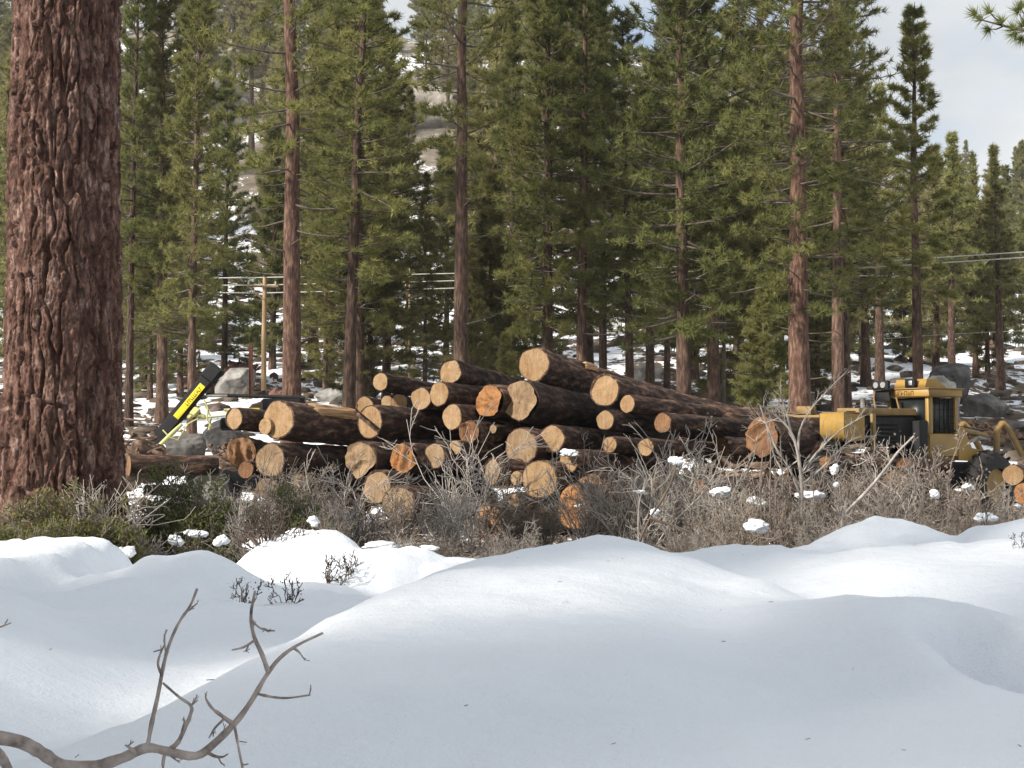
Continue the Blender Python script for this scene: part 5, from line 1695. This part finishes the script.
# ------------------------------------------------------------------ log loader at the left, mostly hidden
def loader():
    D = 33.0
    k = D / FPX
    o = at(205, 440, D)
    gx_, gz = o[0], hz(o[0], D)
    root = empty('log_loader', (o[0], D, gz), 0, label='black log loader with a tilted boom bearing a bright yellow plate, half hidden behind logs', cat='loader')

    def L(px, py, dy=0.0):
        p = at(px, py, D)
        return np.array([p[0] - o[0], dy, p[2] - gz])

    def P(name, mat, fn, parent=root, smooth=False):
        mb = MB(); fn(mb)
        return mb.obj(name, M[mat], parent, smooth)
    a, b = L(150, 449), L(211, 375)
    d = unit(b - a)
    n_ = np.array([d[2], 0, -d[0]])
    R = np.stack([d, np.array([0, 1, 0]), -n_], 1)
    boom = P('boom', 'black', lambda mb: mb.box((a + b) / 2, (np.linalg.norm(b - a), 0.30, 0.30), R, bev=0.03))
    P('boom_cap', 'black', lambda mb: mb.box(b + d * 0.05, (0.40, 0.36, 0.36), R, bev=0.04), boom)
    la, lb = L(177, 417.5, -0.16), L(204.5, 385.5, -0.16)
    pl = P('label_plate', 'decal', lambda mb: mb.box((la + lb) / 2 + n_ * 0.0, (np.linalg.norm(lb - la), 0.016, 0.155), R, bev=0.004), boom)
    gg = np.random.default_rng(5)

    def marks(mb):
        t = 0.40
        while t < 0.92:
            w = gg.uniform(0.018, 0.035)
            p = la + (lb - la) * t + np.array([0, -0.011, 0])
            mb.box(p, (0.016, 0.006, 0.085), R)
            mb.box(p + d * 0.018 + (-n_) * gg.choice([-0.034, 0, 0.034]), (0.03, 0.0064, 0.014), R)
            t += w + 0.028
    P('lettering', 'ink', marks, pl)
    P('hydraulic_ram', 'lime', lambda mb: mb.tube([L(160, 447, -0.2), L(176, 432, -0.22), L(184, 424, -0.2)], [0.05, 0.06, 0.04], 8))
    P('hose', 'lime', lambda mb: mb.tube([L(165, 430, -0.2), L(172, 437, -0.25), L(180, 440, -0.22), L(190, 424, -0.2), L(200, 418, -0.1), L(240, 414, -0.1)], 0.019, 6))
    P('hose', 'lime', lambda mb: mb.tube([L(205, 400, -0.1), L(209, 408, -0.1), L(208, 420, -0.1), L(212, 426, -0.1)], 0.022, 6))
    P('valve_block', 'lime', lambda mb: (mb.box(L(196, 412, -0.08), (0.24, 0.18, 0.17), R, bev=0.04), mb.box(L(202, 417, -0.06), (0.2, 0.16, 0.12), bev=0.03), mb.box(L(191, 417, -0.09), (0.12, 0.14, 0.1), R, bev=0.03)))
    P('boom_foot', 'lime', lambda mb: mb.add(blob(2, (0.13, 0.12, 0.13), 9, 0.2, 1.5, facets=6)[0] + L(149, 448, -0.1), ICO[2][1]))
    P('top_rail', 'black', lambda mb: mb.tube([L(206, 395), L(250, 396), L(305, 398)], 0.045, 6))
    P('rail_stub', 'steel', lambda mb: mb.tube([L(207, 396, -0.06), L(228, 396, -0.06)], 0.035, 8))
    P('body_panel', 'black', lambda mb: mb.box(L(282, 408, 0.2), (0.95, 0.7, 0.44), bev=0.05))
    P('deck', 'black', lambda mb: mb.box(L(246, 424, 0.45), (1.3, 0.7, 0.3), bev=0.05))
    P('warning_plate', 'decal', lambda mb: mb.box(L(253, 409.5, -0.08), (0.34, 0.03, 0.07), bev=0.008))
    P('warning_plate', 'decal', lambda mb: mb.box(L(227, 410.5, -0.08), (0.10, 0.03, 0.06), bev=0.008))
    P('strut', 'lime', lambda mb: mb.tube([L(205, 404), L(211, 418), L(209, 430)], 0.025, 6))
    P('chassis', 'black', lambda mb: (mb.box((1.0, 0.4, 0.75), (2.9, 0.9, 0.5), bev=0.05), mb.box((-0.5, 0.3, 0.5), (2.0, 0.3, 0.25), bev=0.04)))
    for (x, y) in ((0.2, 0.0), (2.0, 0.0), (0.2, 0.9), (2.0, 0.9)):
        w = P('wheel', 'rubber', lambda mb: mb.tube([(x, y - 0.18, 0.5), (x, y - 0.14, 0.5), (x, y + 0.14, 0.5), (x, y + 0.18, 0.5)], [0.42, 0.5, 0.5, 0.42], 24))
        P('rim', 'steel', lambda mb: mb.tube([(x, y - 0.20, 0.5), (x, y + 0.20, 0.5)], 0.24, 16), w)


loader()

# ------------------------------------------------------------------ power line, post
PD = 58.0


def power_pole(px, top, D, label, arm=True, k=1.0):
    x = (px - 512) / FPX * D
    zt = at(px, top, D)[2]
    zb = hz(x, D)
    root = empty('power_pole', (x, D, zb), 0, label=label, cat='power pole', group='poles of the power line')
    h = zt - zb
    MB().tube([(0, 0, -0.5), (0, 0, h * 0.5), (0.02, 0, h)], [0.12 * k, 0.105 * k, 0.085 * k], 10).obj('pole', M['pole'], root, smooth=True)
    if arm:
        MB().box((-0.05, -0.14, h - 0.40), (1.3, 0.09, 0.1), bev=0.015).obj('crossarm', M['pole'], root)
        for dx in (-0.62, 0.5):
            MB().tube([(dx, -0.14, h - 0.36), (dx, -0.14, h - 0.28), (dx, -0.14, h - 0.2)], [0.03, 0.06, 0.035], 8).obj('insulator', M['lamp'], root)
        MB().tube([(-0.6, -0.14, h - 0.42), (-0.3, -0.13, h - 0.75), (0, -0.1, h - 0.95)], 0.025, 5).obj('brace', M['pole'], root)
    return root


power_pole(263.5, 277, PD, 'thin tan power pole with a short crossarm behind the left end of the pile')
power_pole(409, 268, 66.0, 'slender distant pole seen through the trees right of the dark twin trunks', False, 0.5)
for lab, pts in (
        ('topmost power wire strung behind the trunks', [(120, 279, 61), (263.5, 277.5, PD), (430, 274, 57), (580, 270.5, 56), (700, 266, 55), (870, 262, 53), (1024, 252, 51), (1110, 247, 50)]),
        ('middle power wire strung behind the trunks', [(120, 286, 61), (263.5, 285, PD), (430, 281.5, 57), (580, 277, 56), (700, 271, 55), (870, 267.5, 53), (1024, 257.5, 51), (1110, 252, 50)]),
        ('lowest power wire strung behind the trunks', [(120, 292, 61), (263.5, 293, PD), (430, 289, 57), (580, 284, 56), (700, 279, 55), (800, 275.5, 54), (900, 276, 53.5)]),
        ('thin low cable crossing the slope at trunk foot height', [(560, 354, 70), (650, 353.5, 68), (800, 345, 66), (950, 334, 64), (1060, 329, 63)])):
    P0 = np.array([at(*p) for p in pts])
    tag(MB().tube(P0, 0.014 if 'thin' in lab else 0.023, 6).obj('power_wire', M['wire'], smooth=True), lab, 'power wire', 'wires of the power line')
xq = (250.5 - 512) / FPX * 52
tag(MB().box((0, 0, 0.5), (0.14, 0.10, 2.0), bev=0.012).obj('steel_post', M['post'], loc=(xq, 52, at(0, 372, 52)[2] - 0.5)), 'short red-brown post standing beside the power pole', 'post')

# ------------------------------------------------------------------ boulders, slash and stones
BOULD = [
    (235, 384, 42, 36, 56, 'granite', 'big grey boulder behind the tip of the yellow-labelled boom'),
    (225, 436, 40, 26, 36, 'granite_dark', 'dark grey stone on the snow below the yellow-labelled boom'),
    (984, 408, 38, 28, 50, 'granite_dark', 'dark rounded boulder right of the skidder cab'),
    (952, 378, 44, 28, 56, 'granite_dark', 'largest dark boulder behind the skidder cab roof'),
    (940, 398, 34, 44, 48, 'granite', 'pale grey boulder hugging the cab side'),
    (895, 398, 20, 22, 50, 'granite', 'small pale stone behind the lamp bracket'),
    (360, 385, 50, 20, 58, 'granite', 'low grey boulder behind the dark twin trunks'),
    (735, 392, 40, 22, 54, 'granite_dark', 'low dark boulder between the leaning trunk and the stout pinkish one'),
    (1015, 428, 40, 14, 44, 'granite_dark', 'flat dark stone by the right edge behind the skidder arch'),
    (185, 446, 40, 24, 40, 'granite_dark', 'brownish stone right behind the boom foot'),
    (330, 396, 30, 16, 54, 'granite', 'low stone in the snow right of the reddish trunk'),
    (645, 372, 36, 16, 66, 'granite', 'stone on the snow behind the thick brown trunk'),
]
for i, (px, py, w, h, D, m, lab) in enumerate(BOULD):
    c = at(px, py, D)
    a, b_ = w / 2 / FPX * D, h / 2 / FPX * D
    V, F = blob(4, (a * 1.08, a * 0.9, b_ * 1.12), 700 + i, 0.22, 1.1, facets=9)
    V[:, 2] = np.where(V[:, 2] < -b_ * 0.3, V[:, 2] * 1.8, V[:, 2])
    tag(MB().add(V, F).obj('boulder', M[m], smooth=False, loc=c), lab, 'boulder')
gb = np.random.default_rng(8)
for i in range(30):
    px, D = (gb.uniform(205, 262), gb.uniform(175, 235)) if i < 14 else (gb.uniform(405, 500), gb.uniform(170, 235))
    x = (px - 512) / FPX * D
    s = gb.uniform(1.6, 5.0)
    V, F = blob(3, (s * 1.3, s, s * 0.8), 800 + i, 0.16, 1.0, facets=22)
    tag(MB().add(V, F).obj('boulder', M['granite_warm'], loc=(x, D, hz(x, D) + s * 0.1)), 'pale granite block of the rocky outcrops high on the hillside', 'boulder', 'granite blocks of the hillside outcrops')


def slash_heap(px, py, w, h, D, n, seed, label, mat):
    g = np.random.default_rng(seed)
    c = at(px, py, D)
    a, b_ = w / 2 / FPX * D, h / FPX * D
    mb = MB()
    for _ in range(n):
        p = g.normal(size=3) * np.array([a * 0.5, a * 0.4, 0]) + np.array([0, 0, abs(g.normal()) * b_ * 0.35])
        d = unit(g.normal(size=3) * np.array([1, 1, 0.45]))
        L = g.uniform(0.25, 0.8) * a
        mb.tube([p - d * L / 2, p + g.normal(size=3) * 0.02, p + d * L / 2], g.uniform(0.012, 0.045) * (a / 0.6), 5)
    V, F = blob(3, (a * 0.8, a * 0.7, b_ * 0.5), seed, 0.4, 1.8)
    mb.add(V, F)
    tag(mb.obj('brush_heap', M[mat], loc=(c[0], c[1], c[2] - b_ * 0.5)), label, 'brush heap')


slash_heap(140, 440, 60, 44, 30, 60, 1, 'brown heap of splintered slash right of the huge trunk', 'slash')
slash_heap(236, 446, 44, 26, 29.5, 70, 10, 'brown heap of bark and splinters behind the splintered log at the far left', 'slash')
slash_heap(242, 363, 34, 14, 66, 40, 2, 'reddish heap of brush on the snow slope before the power pole', 'red_brush')
slash_heap(200, 372, 40, 30, 62, 50, 3, 'reddish brush heap behind the boom tip', 'red_brush')
slash_heap(275, 390, 26, 22, 56, 40, 4, 'brown brush at the foot of the power pole', 'red_brush')
slash_heap(1004, 428, 60, 18, 44, 60, 5, 'pale tangled slash on the snow behind the skidder arch', 'slash')
slash_heap(960, 422, 40, 18, 44, 40, 6, 'tangled slash between cab and dark rounded boulder', 'slash')
slash_heap(730, 478, 120, 34, 28.0, 120, 8, 'dark filler heap standing in for the shade under the right end of the pile', 'slash')  # added heap: its dark colour replaces shade where bright snow showed through
slash_heap(322, 486, 110, 40, 28.6, 110, 9, 'dark filler heap standing in for the shaded gap under the left logs', 'slash')  # added heap: dark filler for a gap that holds only shade
slash_heap(870, 460, 80, 30, 27.5, 90, 7, 'brown slash heap under the skidder deck', 'slash')

# stones and low brush that speckle the slope: nobody could count them
mb = MB()
gr = np.random.default_rng(31)
V1, F1 = ICO[1]
for i in range(2000):
    D = 40 + 115 * gr.random() ** 1.3
    x = gr.uniform(-0.42, 0.42) * D
    s = gr.uniform(0.08, 0.30) * (0.6 + D / 110)
    V = V1 * (1 + 0.35 * gr.normal(size=(len(V1), 1)) * 0.6) * np.array([s * gr.uniform(0.8, 2.0), s * gr.uniform(0.8, 1.6), s * gr.uniform(0.4, 0.9)])
    mb.add(V + np.array([x, D, hz(x, D) + s * 0.05]), F1)
tag(mb.obj('rubble', M['rubble']), 'dark stones and low brush speckling the snowy slope behind the trunks', None, None, 'stuff')
# needles, bark chips and sticks littering the ground under the brush
mb = MB()
n = 5200
D = 15.5 + 14 * gr.random(n)
x = gr.uniform(-0.40, 0.40, n) * D
d = unit(np.stack([gr.normal(size=n), gr.normal(size=n), 0.25 * gr.normal(size=n)], -1))
L = gr.uniform(0.08, 0.5, n)
c = np.stack([x, D, H(x, D) + 0.03], -1)
P3 = c[:, None] + d[:, None] * (L[:, None, None] * np.array([-0.5, 0, 0.5])[None, :, None])
mb.add(*tubes(P3, np.broadcast_to(gr.uniform(0.004, 0.016, n)[:, None], (n, 3)), 3))
tag(mb.obj('debris', M['twig_brown']), 'fallen sticks and bark chips littering the ground under the brush', None, None, 'stuff')

# a few needles and specks of bark on the snow bank
mb = MB()
n = 36
D = 3.2 + 11 * gr.random(n)
x = gr.uniform(-0.40, 0.40, n) * D
d = unit(np.stack([gr.normal(size=n), gr.normal(size=n), 0.1 * gr.normal(size=n)], -1))
L = gr.uniform(0.008, 0.03, n)
c = np.stack([x, D, H(x, D) + 0.004], -1)
P3 = c[:, None] + d[:, None] * (L[:, None, None] * np.array([-0.5, 0, 0.5])[None, :, None])
mb.add(*tubes(P3, np.broadcast_to(gr.uniform(0.0006, 0.0016, n)[:, None], (n, 3)), 3))
tag(mb.obj('debris', M['twig_dark']), 'stray needles and bark specks lying on the snow bank', None, None, 'stuff')

# thin air haze round the whole place
hm = bpy.data.materials.new('air haze')
hm.use_nodes = True
hn = hm.node_tree.nodes
hn.clear()
ho = hn.new('ShaderNodeOutputMaterial')
hv = hn.new('ShaderNodeVolumePrincipled')
hv.inputs['Color'].default_value = (0.93, 0.95, 0.98, 1)
hv.inputs['Density'].default_value = 0.0003
hv.inputs['Anisotropy'].default_value = 0.2
hm.node_tree.links.new(hv.outputs[0], ho.inputs['Volume'])
zmin, zmax = float(Z.min()) - 1.0, float(Z.max()) + 45.0
tag(MB().box((0, (Y.min() + Y.max()) / 2, (zmin + zmax) / 2), (X.max() - X.min() + 8, Y.max() - Y.min() + 8, zmax - zmin)).obj('haze', hm), 'thin pale air haze over the whole valley', None, None, 'stuff')
